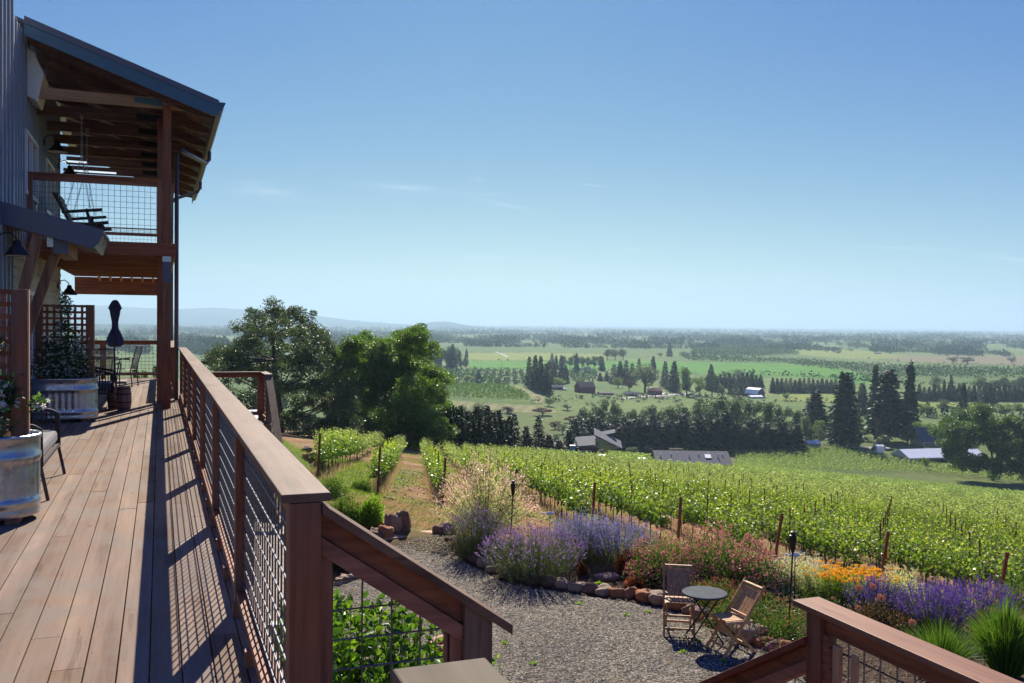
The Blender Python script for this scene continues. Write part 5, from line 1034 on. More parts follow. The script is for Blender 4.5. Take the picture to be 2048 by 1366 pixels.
tufts(60000, 'grass', L_grass, (-13, 6), (30, 95), .14, lambda X, Y: (np.sin(X*.9+np.sin(Y*.35)*2.2)*np.sin(Y*.23+X*.31) > .05))
tufts(30000, 'dry_grass', L_straw, (-11, 4), (30, 80), .13, lambda X, Y: (np.sin(X*1.3+2)*np.sin(Y*.5+X) > .1))
tufts(24000, 'grass', L_grass, (-8, -1.2), (19.3, 32), .09, lambda X, Y: (np.sin(X*2.1)*np.sin(Y*1.7+X) > -.1))
tufts(30000, 'grass', L_grass, (-14, -4.5), (24, 60), .16, lambda X, Y: X/Y < -.14)
mb = MB(); n = 9000; X = rng.uniform(-8, 26, n); Y = rng.uniform(17, 60, n); d = .493*X+.870*Y-14.9; k = (d > 1) & ~under(X, Y); X, Y = X[k], Y[k]; P = np.column_stack([X, Y, hgt(X, Y)+.01])
mb.add(*leaves(P, rdir(len(P))+np.array([0, 0, .5]), .09*rng.uniform(.4, 1.3, len(P)), .08)); tag(mo('soil_clods', mb, leaf('clods', [(.1,.04,.02), (.22,.1,.055), (.4,.26,.15)], 0, .95, .1)), kind='stuff')
# ------------------------------------------------------------------ trees
m_bark = plain('bark', (.07,.052,.042), .95, 0, .3, 3, .6)
TL_con = leaf('conifer_needles', [(.008,.022,.012), (.018,.042,.018), (.035,.07,.025)], .1, .6, .3, objvar=.5)
TL_con2 = leaf('conifer_needles_light', [(.035,.065,.022), (.07,.11,.04)], .25, .6, .3, objvar=.4)
TL_dec = leaf('tree_leaves', [(.018,.045,.014), (.038,.08,.02), (.075,.13,.03)], .25, .45, .4, objvar=.5)
TL_lit = leaf('tree_leaves_light', [(.06,.12,.025), (.12,.2,.04), (.18,.26,.06)], .4, .45, .4, objvar=.4)
TL_grey = leaf('tree_leaves_grey', [(.07,.1,.05), (.13,.16,.09), (.2,.23,.15)], .35, .5, .4, objvar=.3)
TL_pur = leaf('thicket_twigs', [(.10,.06,.06), (.17,.11,.10)], .2, .8, .1)
def conifer(seed, n_l=34, full=1.0, gap=.0, w=.2, bare=.04, dens=7):
    r = np.random.default_rng(seed); P = []; A = []; L = []; Wd = []
    for i in range(n_l):
        t = bare+(1-bare)*(i/n_l)**.92; z = t; prof = (1-t)**.78*(.55+.45*min(1, (t-bare)/.12+.35)); Rr = w*prof*full+.012; nb = int(dens+3*(1-t)); a0 = r.uniform(0, 6.28)
        for b in range(nb):
            if r.random() < gap: continue
            a = a0+6.283*b/nb+r.normal(0, .2); Rb = Rr*r.uniform(.62, 1.2); m = 3+int(9*(1-t)); u = (np.arange(m)+r.random(m))/m; rad = Rb*(.1+.9*u); dz = -.28*rad*u+.035*(u**3)+r.normal(0, .006, m)
            ca, sa = math.cos(a), math.sin(a); P.append(np.column_stack([ca*rad, sa*rad, z+dz])); A.append(np.column_stack([ca+r.normal(0, .7, m), sa+r.normal(0, .7, m), r.normal(-.25, .35, m)])); L.append(np.full(m, .05+.025*(1-t))*r.uniform(.7, 1.3, m)); Wd.append(np.full(m, .03))
    P, A, L, Wd = map(np.concatenate, (P, A, L, Wd)); mb = MB(); mb.add(*leaves(P, A, L, Wd)); cr = mb.mesh('crown'); tk = MB().tube([(0, 0, -.02), (0, 0, .3), (0, 0, .97)], [.02, .015, .003], 7).mesh('trunk', smooth=True); return cr, tk
def decid(seed, n=3600, k=26, w=.42, leafs=.034, h0=.16):
    r = np.random.default_rng(seed); C = []; 
    for i in range(k):
        d = r.normal(size=3); d /= np.linalg.norm(d); q = r.random()**.4; C.append([d[0]*w*q*.78, d[1]*w*q*.78, .58+d[2]*.34*q])
    C = np.array(C); rad = r.uniform(.09, .16, k); i = r.integers(0, k, n); e = r.normal(size=(n, 3)); e /= np.linalg.norm(e, axis=1, keepdims=True); P = C[i]+e*(r.random((n, 1))**.35)*rad[i][:, None]*np.array([1, 1, .8]); P[:, 2] = np.maximum(P[:, 2], .06)
    mb = MB(); mb.add(*leaves(P, e+rdir(n)*.8, leafs*r.uniform(.7, 1.3, n), leafs*.7)); cr = mb.mesh('crown'); tb_ = MB().tube([(0, 0, -.03), (.01, 0, h0), (0, .01, .45)], [.035, .028, .018], 7)
    for j in range(0, k, 2): c_ = C[j]; tb_.tube([(0, 0, h0+.05), tuple(c_*np.array([.5, .5, .8])), tuple(c_)], [.014, .009, .004], 4)
    return cr, tb_.mesh('trunk', smooth=True)
CON = [conifer(1), conifer(2, 40, 1.0, .12), conifer(3, 30, 1.1, .2), conifer(4, 36, .9, .05)]
CONB = [conifer(11, 46, 1.0, .28, .2, .22, 8), conifer(12, 52, 1.0, .16, .22, .06, 9), conifer(13, 50, .9, .22, .2, .1, 8)]
DEC = [decid(21), decid(22), decid(23), decid(24)]
BUSH = [decid(31, 1500, 16, .5, .06, .05), decid(32, 1500, 14, .5, .06, .05)]
def withmat(pair, m):
    key = (pair[0].name, m.name)
    if key not in withmat.c:
        a = pair[0].copy(); a.materials.clear(); a.materials.append(m); b = pair[1]
        if not b.materials: b.materials.append(m_bark)
        withmat.c[key] = (a, b)
    return withmat.c[key]
withmat.c = {}
def tree(px_, ytop, ybase, wpx, kind, label, group=None, mat=None, cat='tree', name=None, z=None):
    if z is None: g = gp(px_, ybase)
    else: g = at(px_, ybase, z); g.z = H1(g.x, g.y)
    top = at(px_, ytop, g.y); h = max(1.0, top.z-g.z); w = wpx*g.y/F
    lib = {'c': CON, 'C': CONB, 'd': DEC, 'b': BUSH}[kind]; wid = {'c': .42, 'C': .44, 'd': .8, 'b': .95}[kind]
    cr, tk = withmat(R.choice(lib), mat or {'c': TL_con, 'C': TL_con, 'd': TL_dec, 'b': TL_lit}[kind])
    nm = name or {'c': 'conifer_tree', 'C': 'fir_tree', 'd': 'broadleaf_tree', 'b': 'bush'}[kind]
    o = bpy.data.objects.new(nm, None); COL.objects.link(o); o.location = g; s = w/wid; o.scale = (s, s, h); o.rotation_euler.z = R.uniform(0, 6.28); tag(o, label, cat, group)
    a = bpy.data.objects.new('crown', cr); COL.objects.link(a); a.parent = o; b = bpy.data.objects.new('trunk', tk); COL.objects.link(b); b.parent = o; return o
# hedge of conifers below the vineyard
g1 = 'conifers in the dark hedge below the vineyard'
for i, x in enumerate(range(898, 1020, 11)): tree(x, 815+R.uniform(-6, 12)+(0 if x < 1000 else 12), 910, 40, 'c', 'dark conifer in the left part of the hedge, behind the left alley', g1)
for x, t in ((1028, 828), (1052, 852), (1077, 833), (1097, 868), (1118, 880), (1138, 858)): tree(x, t, 909, 40, 'c', 'dark conifer in the gappy middle of the hedge, left of the maroon house', g1)
for i, x in enumerate(range(1150, 1600, 12)): tree(x+R.uniform(-3, 3), 836+R.uniform(-14, 12)+(12 if x > 1480 else 0), 903, 46, 'c', 'dark conifer in the long hedge behind the maroon house and the grey-roofed shed', g1)
g2 = 'broadleaf trees behind the conifer hedge'
for x, t, w in ((1165, 810, 40), (1200, 793, 44), (1228, 800, 40), (1268, 812, 40), (1300, 805, 48), (1335, 808, 46), (1362, 800, 50), (1402, 790, 52), (1436, 787, 50), (1466, 790, 50), (1500, 790, 50), (1532, 797, 46), (1562, 802, 44), (1590, 815, 36)): tree(x, t, 878, w, 'd', 'dark rounded broadleaf tree behind the conifer hedge', g2)
g3 = 'grey-green shrubs at the right end of the hedge'
for x, t, w in ((1528, 850, 30), (1552, 848, 30), (1575, 852, 30), (1598, 850, 30), (1620, 853, 28), (1640, 856, 30), (1610, 828, 32)): tree(x, t, 893, w, 'b', 'grey-green bushy shrub at the right end of the hedge', g3, TL_grey, 'shrub')
for x, t, b, w, lb in ((1640, 838, 875, 36, 'bright green bush left of the tallest near fir'), (1662, 835, 872, 30, 'bright green bush touching the tallest near fir'), (1722, 848, 880, 32, 'light green bush between the two big firs'), (1770, 868, 897, 40, 'dark rounded shrub under the broad fir'), (1845, 842, 888, 54, 'light green spreading tree left of the blue-roofed house'), (1815, 855, 890, 40, 'mid green shrub right of the broad fir'), (1745, 892, 905, 14, 'small shrub beside the white shed box')): tree(x, t, b, w, 'b', lb, None, TL_lit if 'light' in lb or 'bright' in lb else TL_dec, 'bush')
tree(1630, 782, 862, 62, 'C', 'dark spreading conifer left of the tall fir with a bare trunk', None)
tree(1688, 745, 893, 74, 'C', 'tall ragged fir with a bare lower trunk beside the white shed', None)
tree(1750, 731, 850, 34, 'C', 'narrow tall fir behind the gap between the two big firs'); tree(1775, 740, 884, 100, 'C', 'broadest dark fir, left of the white metal barn'); tree(1819, 725, 872, 44, 'C', 'very tall slim fir right of the broadest one')
tree(1703, 744, 800, 22, 'c', 'small conifer top behind the tall ragged fir'); tree(1724, 765, 830, 34, 'c', 'dark conifer between the two big firs'); tree(1700, 808, 870, 50, 'd', 'dark tree under the tall ragged fir')
tree(1888, 758, 806, 12, 'c', 'slim pointed conifer in the dark hedge at right'); tree(1926, 766, 830, 24, 'c', 'dark lone conifer right of the round grey-green tree'); tree(1976, 764, 818, 38, 'c', 'broad conifer near the right edge in the middle distance'); tree(1902, 750, 800, 16, 'c', 'pointed conifer behind the hedge at right')
tree(1855, 804, 834, 40, 'd', 'round light green tree in the field right of the firs', None, TL_lit); tree(1885, 796, 832, 28, 'd', 'round grey-green tree in the field right of the firs', None, TL_grey)
tree(1572, 783, 802, 18, 'd', 'small round tree right of the gambrel barn', None, TL_lit); tree(2010, 806, 832, 44, 'b', 'yellow-green bush row near the right edge, left one', None, TL_lit, 'bush'); tree(2042, 806, 832, 36, 'b', 'yellow-green bush row at the right edge, right one', None, TL_lit, 'bush'); tree(1910, 812, 834, 30, 'b', 'small bush beside the lone conifer', None, TL_lit, 'bush')
for i, x in enumerate(range(1545, 1690, 9)): tree(x, 757+R.uniform(-3, 3), 786, 16, 'c', 'small conifer of the hedge behind the gambrel barn', 'conifers of the hedge behind the barn')
for i, x in enumerate(range(1838, 2060, 10)): tree(x, 770+R.uniform(-4, 4), 802, 18, 'c', 'conifer of the dark straight hedge at the far right', 'conifers of the far right hedge')
for x in (1990, 2010, 2030, 2046, 1960, 1870): tree(x, 752+R.uniform(-3, 6), 785, 30, 'd', 'dark rounded tree behind the far right hedge', 'rounded trees behind the far right hedge')
for i, x in enumerate(range(1440, 1530, 9)): tree(x, 745+R.uniform(-3, 6), 776, 18, 'c', 'conifer of the hedge left of the gambrel barn', 'conifers of the hedge left of the barn')
for x, t in ((1460, 757), (1471, 762), (1482, 765), (1493, 760)): tree(x, t, 790, 15, 'c', 'yellow-green young conifer beside the gambrel barn', 'young conifers beside the barn', TL_con2)
tree(1480, 736, 760, 26, 'd', 'round pale tree at the edge of the bright field', None, TL_grey); tree(1422, 728, 760, 20, 'c', 'pointed dark conifer left of the bright field')
# farm clump
gB = 'firs of the dark clump left of the red barn'
for x, t, b, w in ((1058, 713, 775, 22), (1070, 710, 780, 26), (1081, 712, 782, 24), (1092, 726, 786, 24), (1098, 722, 775, 22), (1108, 726, 770, 22), (1122, 726, 768, 24), (1131, 730, 766, 20), (1104, 706, 735, 14), (1112, 711, 738, 12), (1122, 711, 738, 12), (1096, 748, 787, 22)): tree(x, t, b, w, 'c', 'tall dark fir in the dense clump left of the red barn', gB)
tree(1118, 753, 776, 30, 'd', 'light green round tree at the foot of the dark fir clump', None, TL_lit); tree(1160, 758, 776, 16, 'd', 'dark bushy tree beside the red barn'); tree(1098, 795, 812, 24, 'b', 'scrubby bush on the slope below the fir clump', None, TL_grey, 'bush')
gC = 'rounded trees of the row behind the farm'
for x in range(1128, 1202, 12): tree(x, 709+R.uniform(-2, 3), 738, 18, 'd', 'dark round-topped tree in the row behind the white farmhouse', gC)
tree(1153, 706, 746, 14, 'c', 'pointed conifer in front of the row behind the farm'); tree(1204, 715, 742, 16, 'c', 'conifer ending the tree row behind the farm')
for x, w in ((1214, 22), (1230, 24), (1246, 20)): tree(x, 696+R.uniform(-1, 3), 719, w, 'd', 'dark broad tree of the trio in the yellow-green field', 'trio of dark trees in the field')
gD = 'firs of the right-hand clump by the farm'
for x, t, b, w in ((1228, 728, 768, 24), (1240, 722, 768, 24), (1252, 720, 768, 22), (1264, 726, 768, 20), (1278, 717, 750, 16), (1306, 712, 752, 20), (1200, 745, 762, 16), (1214, 742, 762, 18), (1330, 722, 776, 24), (1348, 722, 785, 30), (1372, 735, 780, 22), (1420, 740, 780, 30), (1432, 752, 784, 26)): tree(x, t, b, w, 'c', 'dark fir of the right-hand clump behind the farm', gD)
tree(1290, 722, 785, 62, 'd', 'big pale green round tree right of the farm sheds', None, TL_grey); tree(1236, 752, 776, 26, 'd', 'small bright green tree before the firs', None, TL_lit); tree(1258, 754, 782, 22, 'd', 'reddish-brown tree beside the big pale tree', None, TL_pur)
tree(1373, 729, 792, 36, 'd', 'tall yellow-green tree right of the red shed', None, TL_lit); tree(1400, 748, 792, 32, 'd', 'green tree right of the tall yellow-green one', None, TL_lit); tree(1424, 742, 794, 32, 'd', 'olive green tree at the right end of the farm', None, TL_dec); tree(1445, 770, 795, 26, 'b', 'light bush at the right end of the farm', None, TL_lit, 'bush')
gE = 'conifers and trees of the dark block left'
for x, t, b, w, k in ((870, 694, 736, 26, 'd'), (882, 690, 737, 24, 'd'), (893, 689, 738, 24, 'd'), (905, 688, 738, 22, 'c'), (915, 692, 738, 20, 'd'), (862, 700, 735, 18, 'd'), (877, 692, 738, 14, 'c'), (899, 706, 739, 16, 'c'), (921, 714, 740, 16, 'd'), (932, 713, 740, 16, 'd'), (933, 697, 716, 9, 'c')): tree(x, t, b, w, k, 'dark tree of the square wood right of the leafy walnut', gE)
for x, t, w in ((935, 747, 22), (957, 739, 17), (990, 757, 22), (1015, 757, 24), (1038, 757, 22), (880, 752, 18)): tree(x, t, 766, w, 'd' if x != 957 else 'c', 'round bush on the crest of the knoll vineyard' if x != 957 else 'single conifer on the crest of the knoll vineyard', 'bushes along the knoll' if x != 957 else None, TL_lit if x != 957 else None)
tree(1339, 684, 713, 14, 'c', 'lone dark conifer standing in the far green fields'); tree(1368, 701, 714, 20, 'd', 'low round tree in the far fields, left of the pair'); tree(1388, 698, 714, 18, 'd', 'round tree in the far fields, right of the pair'); tree(1320, 704, 714, 14, 'd', 'small pale tree left of the lone conifer', None, TL_grey)
tree(1906, 712, 726, 26, 'd', 'low dark oak in the brown field, left one'); tree(1935, 712, 727, 32, 'd', 'low dark oak in the brown field, widest one'); tree(2024, 713, 726, 20, 'd', 'low dark oak in the brown field near the right edge')
for x, y in ((998, 719), (1016, 719)): tree(x, y-1.5, y+3, 5, 'b', 'tiny shrub on the line between two far fields', 'tiny shrubs on a field line', TL_dec, 'bush')
# scrub and thickets on the meadow
for x, t, b, w, lb in ((1015, 813, 826, 40, 'purple-brown thicket on the meadow, left of three'), (1085, 814, 830, 46, 'purple-brown thicket on the meadow, in the middle'), (1140, 832, 846, 30, 'purple-brown thicket on the meadow, lowest right'), (1110, 842, 858, 30, 'purple-brown thicket behind the gappy hedge')): tree(x, t, b, w, 'b', lb, None, TL_pur, 'thicket', 'thicket')
for x, t, b, w in ((1135, 808, 820, 26), (1168, 813, 820, 6), (960, 800, 845, 46), (990, 815, 850, 40), (925, 808, 850, 40), (1115, 868, 896, 26), (870, 790, 860, 40), (1000, 850, 880, 26), (1125, 848, 868, 30)): tree(x, t, b, w, 'd' if w > 30 else 'b', 'grey-green scrub on the meadow below the knoll', 'scrub on the meadow', TL_grey, 'shrub')
for i in range(46):
    x = R.uniform(1120, 1560); y = R.uniform(793, 812); tree(x, y-R.uniform(4, 8), y, R.uniform(9, 18), 'b', 'small bush in the scrubby orchard below the farm', 'bushes of the scrubby orchard', R.choice([TL_dec, TL_lit, TL_grey]), 'bush')
tree(1850, 914, 938, 20, 'b', 'round green shrub before the white metal barn', None, TL_lit, 'bush'); tree(1984, 945, 961, 12, 'b', 'small green shrub on the dry bank right', None, TL_lit, 'bush'); tree(2046, 935, 965, 24, 'b', 'dark shrub at the right edge below the big tree', None, TL_dec, 'bush')
for x, t, b, w in ((1290, 891, 908, 34), (1265, 893, 910, 26), (1325, 893, 906, 30), (1222, 893, 912, 36), (1205, 897, 914, 24), (1350, 894, 906, 24)): tree(x, t, b, w, 'b', 'grey-green garden shrub around the maroon house', 'garden shrubs around the maroon house', TL_grey, 'bush')
# ---- large single trees built lobe by lobe
def bigtree(name, label, z, trunk, lobes, n_leaf, lsz, mat, sub=.32, per=6, depth=.8, fill=1.0, seedoff=0):
    b = at(trunk[0][0], trunk[0][1], z); b.z = H1(b.x, b.y)-.1; T = Thing(name, b, label, 'tree', None, 'w'); k = z/F
    tr = MB(); tp = [b]+[at(x, y, z) for x, y in trunk[1:]]; r0 = lobes[0][3] if len(lobes[0]) > 3 else .3; tr.tube(tp, np.linspace(r0, .06, len(tp)), 9); br = MB(); C = []
    for lb_ in lobes:
        x, y, r = lb_[:3]; c = at(x, y, z+rng.normal(0, depth*1.2)); rr0 = r*k; m = max(3, int(per*(r/30.)**1.6))
        # limb from the nearest lower trunk point
        cand = [p for p in tp if p.z < c.z-.1] or [tp[0]]; s_ = min(cand, key=lambda p: (p-c).length+.3*(c.z-p.z)); mid = s_.lerp(c, .5)+Vector((0, 0, -.06*(c-s_).length)); br.tube([s_, mid, c], [.1*r0/.3, .06*r0/.3, .03], 5)
        for i in range(m):
            d = rdir(1)[0]; q = rng.random()**.5; p = Vector((c.x+d[0]*rr0*q, c.y+d[1]*rr0*q*1.3, c.z+d[2]*rr0*q*.85)); C.append(p); br.tube([c, c.lerp(p, .6)+Vector((0, 0, -.04)), p], [.03, .02, .01], 4)
    C = np.array([tuple(p) for p in C]); n = n_leaf; i = rng.integers(0, len(C), n); e = rdir(n); s = rng.uniform(.6, 1.25, len(C))[i][:, None]; P = C[i]+e*(rng.random((n, 1))**.45)*sub*s*np.array([1.15, 1.15, .72])
    mb = MB(); mb.add(*leaves(P, e+rdir(n), lsz*rng.uniform(.6, 1.25, n), lsz*.6, .1)); T.part('trunk', tr, m_bark, smooth=True); T.part('branches', br, m_bark, smooth=True); T.part('crown', mb, mat)
oakL = [(520,640,30,.42),(548,622,22),(560,636,28),(600,636,28),(492,664,26),(632,664,22),(533,668,32),(580,668,34),(618,694,30),(646,676,14),(500,694,28),(468,706,20),(452,714,26),(430,722,20),(650,700,24),(480,734,32),(540,716,34),(590,726,36),(634,726,28),(565,764,34),(622,764,34),(660,752,30),(604,806,34),(652,812,34),(690,782,26),(684,742,24),(588,842,26),(626,858,26),(664,846,24),(640,780,30),(520,760,24),(455,748,26),(430,700,12),(690,830,26),(610,880,20),(440,730,26),(520,735,26),(548,790,22),(690,800,30),(670,800,34),(700,850,26),(660,720,26)]
bigtree('oak_tree', 'large dark oak with open airy crown left of centre, rising above the hills', 106, [(563, 885), (561, 840), (556, 780), (548, 720), (546, 670), (552, 635)], [(l[0], l[1], l[2]*1.12)+tuple(l[3:]) for l in oakL], 76000, .23, leaf('oak_leaves', [(.035,.06,.022), (.065,.1,.035), (.12,.16,.065)], .32, .45, .5), .72, 15, 3.4)
walL = [(712,690,20,.4),(735,678,14),(820,676,20),(842,698,22),(800,690,26),(830,664,12),(782,716,34),(742,716,32),(700,716,26),(832,736,34),(860,756,26),(700,768,40),(758,776,44),(826,796,42),(872,800,26),(892,826,20),(720,826,42),(780,846,46),(836,846,38),(690,860,28),(800,884,34),(740,880,36),(850,880,24),(700,740,34),(770,750,38),(810,760,38),(850,830,30),(880,858,16),(760,900,30),(820,905,24)]
bigtree('walnut_tree', 'broad mid-green leafy tree right of the dark oak, over the first vine rows', 118, [(790, 915), (795, 870), (800, 820), (800, 760), (810, 710)], [(l[0], l[1], l[2]*1.3)+tuple(l[3:]) for l in walL], 190000, .27, leaf('walnut_leaves', [(.048,.115,.018), (.1,.185,.03), (.18,.27,.05)], .42, .45, .4), .92, 17, 4.5)
farL = [(1900,848,20,.5),(1930,836,22),(1962,832,24),(1990,852,26),(2022,852,26),(2046,860,24),(1902,888,26),(1940,876,28),(1980,886,30),(2020,896,30),(2050,900,26),(1922,918,24),(1960,926,26),(2000,932,26),(2040,930,24),(1884,866,16),(1900,905,20),(1915,860,22),(1950,855,26),(2075,890,30),(2080,860,26)]
zb = gp(1985, 955).y; bigtree('maple_tree', 'very large dark green tree at the right edge before the white metal barn', zb-6, [(1985, 958), (1985, 920), (1980, 880), (1975, 850)], farL, 70000, .62, leaf('maple_leaves', [(.04,.09,.022), (.08,.15,.035), (.14,.21,.06)], .35, .45, .5), 1.9, 16, 5)
for x, t, b, w, lb in ((600, 868, 905, 70, 'dark undergrowth at the foot of the oak'), (660, 862, 905, 80, 'dark undergrowth between the two large trees'), (730, 862, 910, 80, 'dark undergrowth under the broad green tree, left'), (820, 868, 912, 70, 'dark undergrowth under the broad green tree, right'), (870, 850, 908, 50, 'dark bushy tree right of the broad green tree'), (500, 770, 870, 90, 'mid-green tree behind the oak, above the side landing'), (450, 760, 860, 90, 'green tree behind the railing left of the oak')): tree(x, t, b, w, 'd', lb, None, TL_dec, 'tree', z=124 if x > 560 else 130)
for x, t, b, w in ((268, 722, 757, 26), (310, 726, 757, 30), (290, 735, 757, 20)): tree(x, t, b, w, 'b', 'small bush seen through the far railing against the yellow field', 'bushes beyond the far railing', TL_dec, 'bush', z=38)
# ------------------------------------------------------------------ far woods and orchards
def mass(name, P, h, w, mat, nq=12, cone=None):
    n = len(P); t = rng.random((n, nq)); a = rng.uniform(0, 6.28, (n, nq)); cn = (rng.random(n) < .45) if cone is None else np.full(n, cone)
    prof = np.where(cn[:, None], (1-t)*.75+.08, np.sqrt(np.clip(1-(2*t-1)**2, 0, 1))+.1); rr_ = w[:, None]*.5*prof*rng.random((n, nq))**.4
    C = P[:, None, :]+np.stack([np.cos(a)*rr_, np.sin(a)*rr_, t*h[:, None]*.92], -1); s = np.repeat((h/nq*3.2)[:, None], nq, 1).ravel()*rng.uniform(.7, 1.3, n*nq)
    mb = MB(); A = rdir(n*nq)*np.array([1, .5, .7]); A[:, 2] += .3; mb.add(*leaves(C.reshape(-1, 3), A, s, s*.75)); return tag(mo(name, mb, mat), kind='stuff')
m_wood = leaf('distant_foliage', [(.014,.034,.014), (.03,.06,.02), (.055,.09,.035)], .15, .7, .2)
def band(z0, z1, x0, x1, n, h0, h1, wf=.6, thr=-.2, f=1.0):
    px_ = rng.uniform(x0, x1, n*3); z = rng.uniform(z0, z1, n*3); x = (px_-1024)/F*z
    m = np.sin(px_*.021*f+z*.003)+np.sin(px_*.053*f+1.3+z*.007)*.8+np.sin(px_*.11*f+z*.011)*.5; k = m > thr; x, z, px_ = x[k][:n], z[k][:n], px_[k][:n]; H = rng.uniform(h0, h1, len(x))*(.8+.3*np.sin(px_*.04+z*.01)); return np.column_stack([x, z, hgt(x, z)-.3]), H, H*rng.uniform(wf*.7, wf*1.4, len(x))
BD = [(1900, 2020, 930, 2100, 1300, 9, 15, .7, -1.0), (2250, 2600, 150, 2100, 3600, 10, 20, .7, -.8), (2900, 3500, 150, 2100, 4000, 11, 20, .8, -.5), (3900, 4700, 100, 2100, 4200, 12, 22, 1.0, -.6), (5600, 6800, 100, 2150, 3000, 14, 24, 1.6, -.4), (8500, 10500, 100, 2150, 2600, 18, 26, 3, -.6), (14000, 17000, 600, 2200, 1800, 20, 32, 8, -1.2), (22000, 30000, 600, 2300, 1800, 20, 40, 22, -1.6),
      (1350, 1800, 150, 520, 1500, 12, 22, .6, -.6), (900, 1300, 330, 560, 260, 12, 22, .6, .2), (1500, 2100, 480, 880, 420, 10, 18, .6, .5), (1650, 1900, 1740, 2100, 160, 8, 14, .8, .4), (1750, 2100, 1650, 2100, 350, 9, 16, .7, .2), (420, 640, 180, 560, 150, 8, 14, .7, .2)]
PP = [band(*b) for b in BD]; mass('woods', np.concatenate([p[0] for p in PP]), np.concatenate([p[1] for p in PP]), np.concatenate([p[2] for p in PP]), m_wood)
def orchard(poly, sp, h, w, name='orchard'):
    W_ = [gp(x, y) for x, y in poly]; xs = [p.x for p in W_]; ys = [p.y for p in W_]; X, Y = np.meshgrid(np.arange(min(xs), max(xs), sp), np.arange(min(ys), max(ys), sp)); X = X.ravel()+rng.normal(0, .4, X.size); Y = Y.ravel()+rng.normal(0, .4, Y.size)
    k = inpoly(X, Y, xs, ys); X, Y = X[k], Y[k]; return np.column_stack([X, Y, hgt(X, Y)-.2]), np.full(len(X), h)*rng.uniform(.8, 1.15, len(X)), np.full(len(X), w)*1.0
OR = [orchard([(862,739),(960,742),(1055,745),(1050,768),(1010,770),(950,767),(872,762)], 7, 4.2, 5), orchard([(1355,711),(1500,718),(1640,724),(1800,735),(2080,742),(2080,756),(1830,756),(1690,742),(1560,726),(1380,722)], 8.5, 5, 7.5), orchard([(1395,692),(1560,693),(1600,709),(1500,714),(1380,712)], 10, 5, 8.5), orchard([(1135,742),(1195,745),(1190,765),(1140,765)], 7, 4.5, 5),
      orchard([(1710,745),(1780,750),(1820,762),(1740,764)], 9, 4, 6)]
mass('orchard', np.concatenate([o[0] for o in OR]), np.concatenate([o[1] for o in OR]), np.concatenate([o[2] for o in OR]), leaf('orchard_foliage', [(.03,.065,.025), (.06,.11,.04), (.1,.15,.06)], .2, .6, .2), 7, False)
HG = []
for L_, n_, h_ in (([(945,739),(1050,740)], 30, 2.5), ([(1440,750),(1560,751),(1660,757),(1745,763)], 90, 4.5), ([(930,722),(1070,722),(1205,722)], 60, 1.6), ([(1215,744),(1400,749)], 40, 3), ([(1750,765),(1830,768),(2060,772)], 70, 3), ([(850,706),(1000,706),(1210,709)], 60, 2), ([(1700,714),(1850,729),(2060,733)], 60, 3), ([(1560,803),(1700,808)], 24, 3), ([(1240,800),(1380,793),(1500,800)], 40, 3), ([(1060,806),(1150,800)], 16, 2.5), ([(1830,832),(2060,838)], 40, 5), ([(1800,868),(2060,878)], 16, 2)):
    for k_ in range(n_):
        u = R.random()*(len(L_)-1); a_ = int(u); f_ = u-a_; g = gp(L_[a_][0]*(1-f_)+L_[a_+1][0]*f_, L_[a_][1]*(1-f_)+L_[a_+1][1]*f_+R.gauss(0, .4)); HG.append((g.x, g.y, g.z-.1, h_*R.uniform(.6, 1.5)))
HG = np.array(HG); mass('hedgerows', HG[:, :3], HG[:, 3], HG[:, 3]*1.6, m_wood, 9, False)
# knoll vines as low rows
Pk = orchard([(872,766),(950,770),(1008,772),(1048,785),(1062,800),(960,798),(898,794)], 3.0, 1.9, 2.4); mass('knoll_vineyard', Pk[0], Pk[1], Pk[2], leaf('knoll_leaf', [(.07,.13,.035), (.13,.2,.05)], .3, .7, .1), 5, False)
# rough grass on the meadow and plateau
def hill(name, prof, z, depth, seed):
    xs = np.array([p[0] for p in prof], float); X = np.arange(xs.min(), xs.max()+1, 3.0); yy = np.interp(X, xs, [p[1] for p in prof]); r = np.random.default_rng(seed); n = len(X); yy = yy+np.convolve(r.normal(0, .55, n+8), np.ones(5)/5, 'same')[:n]+r.normal(0, .12, n)
    V = []; ts = np.linspace(-1, 1, 15)
    for t in ts:
        for i in range(n):
            c = at(float(X[i]), float(yy[i]), z); zz = z+t*depth; f = (1-abs(t)**1.5); hz = -48.6+(c.z+48.6)*f*(1+.06*math.sin(X[i]*.05+t*5)*(1-f)); V.append((c.x*zz/z, zz, hz-.5))
    Q = [(j*n+i, j*n+i+1, (j+1)*n+i+1, (j+1)*n+i) for j in range(len(ts)-1) for i in range(n-1)]; m, t_, p = newmat(name); v = objc(t_); t_.links.new(ramp(t_, noise(t_, v, .004, 8, .65), [(.35, (.02,.045,.02)), (.6, (.05,.085,.03)), (.75, (.12,.15,.06))]), p.inputs['Base Color']); p.inputs['Roughness'].default_value = 1; p.inputs['Specular IOR Level'].default_value = 0
    o = mo(name, MB().add(V, Q), m, smooth=True); tag(o, kind='structure')
hill('hills', [(-600,650),(-200,632),(60,622),(150,614),(215,610),(262,614),(300,616),(345,619),(400,616),(430,615),(480,618),(520,621),(570,624),(612,629),(655,634),(700,640),(760,645),(830,650),(920,655),(1000,658)], 13000, 2800, 1)
hill('hills', [(780,656),(820,652),(848,647),(870,643.5),(888,642.5),(905,645),(932,650),(980,655),(1010,657)], 10500, 1500, 2)
hill('hills', [(-300,655),(40,650),(200,648),(320,650),(420,655),(520,661),(600,664)], 6500, 1300, 3)
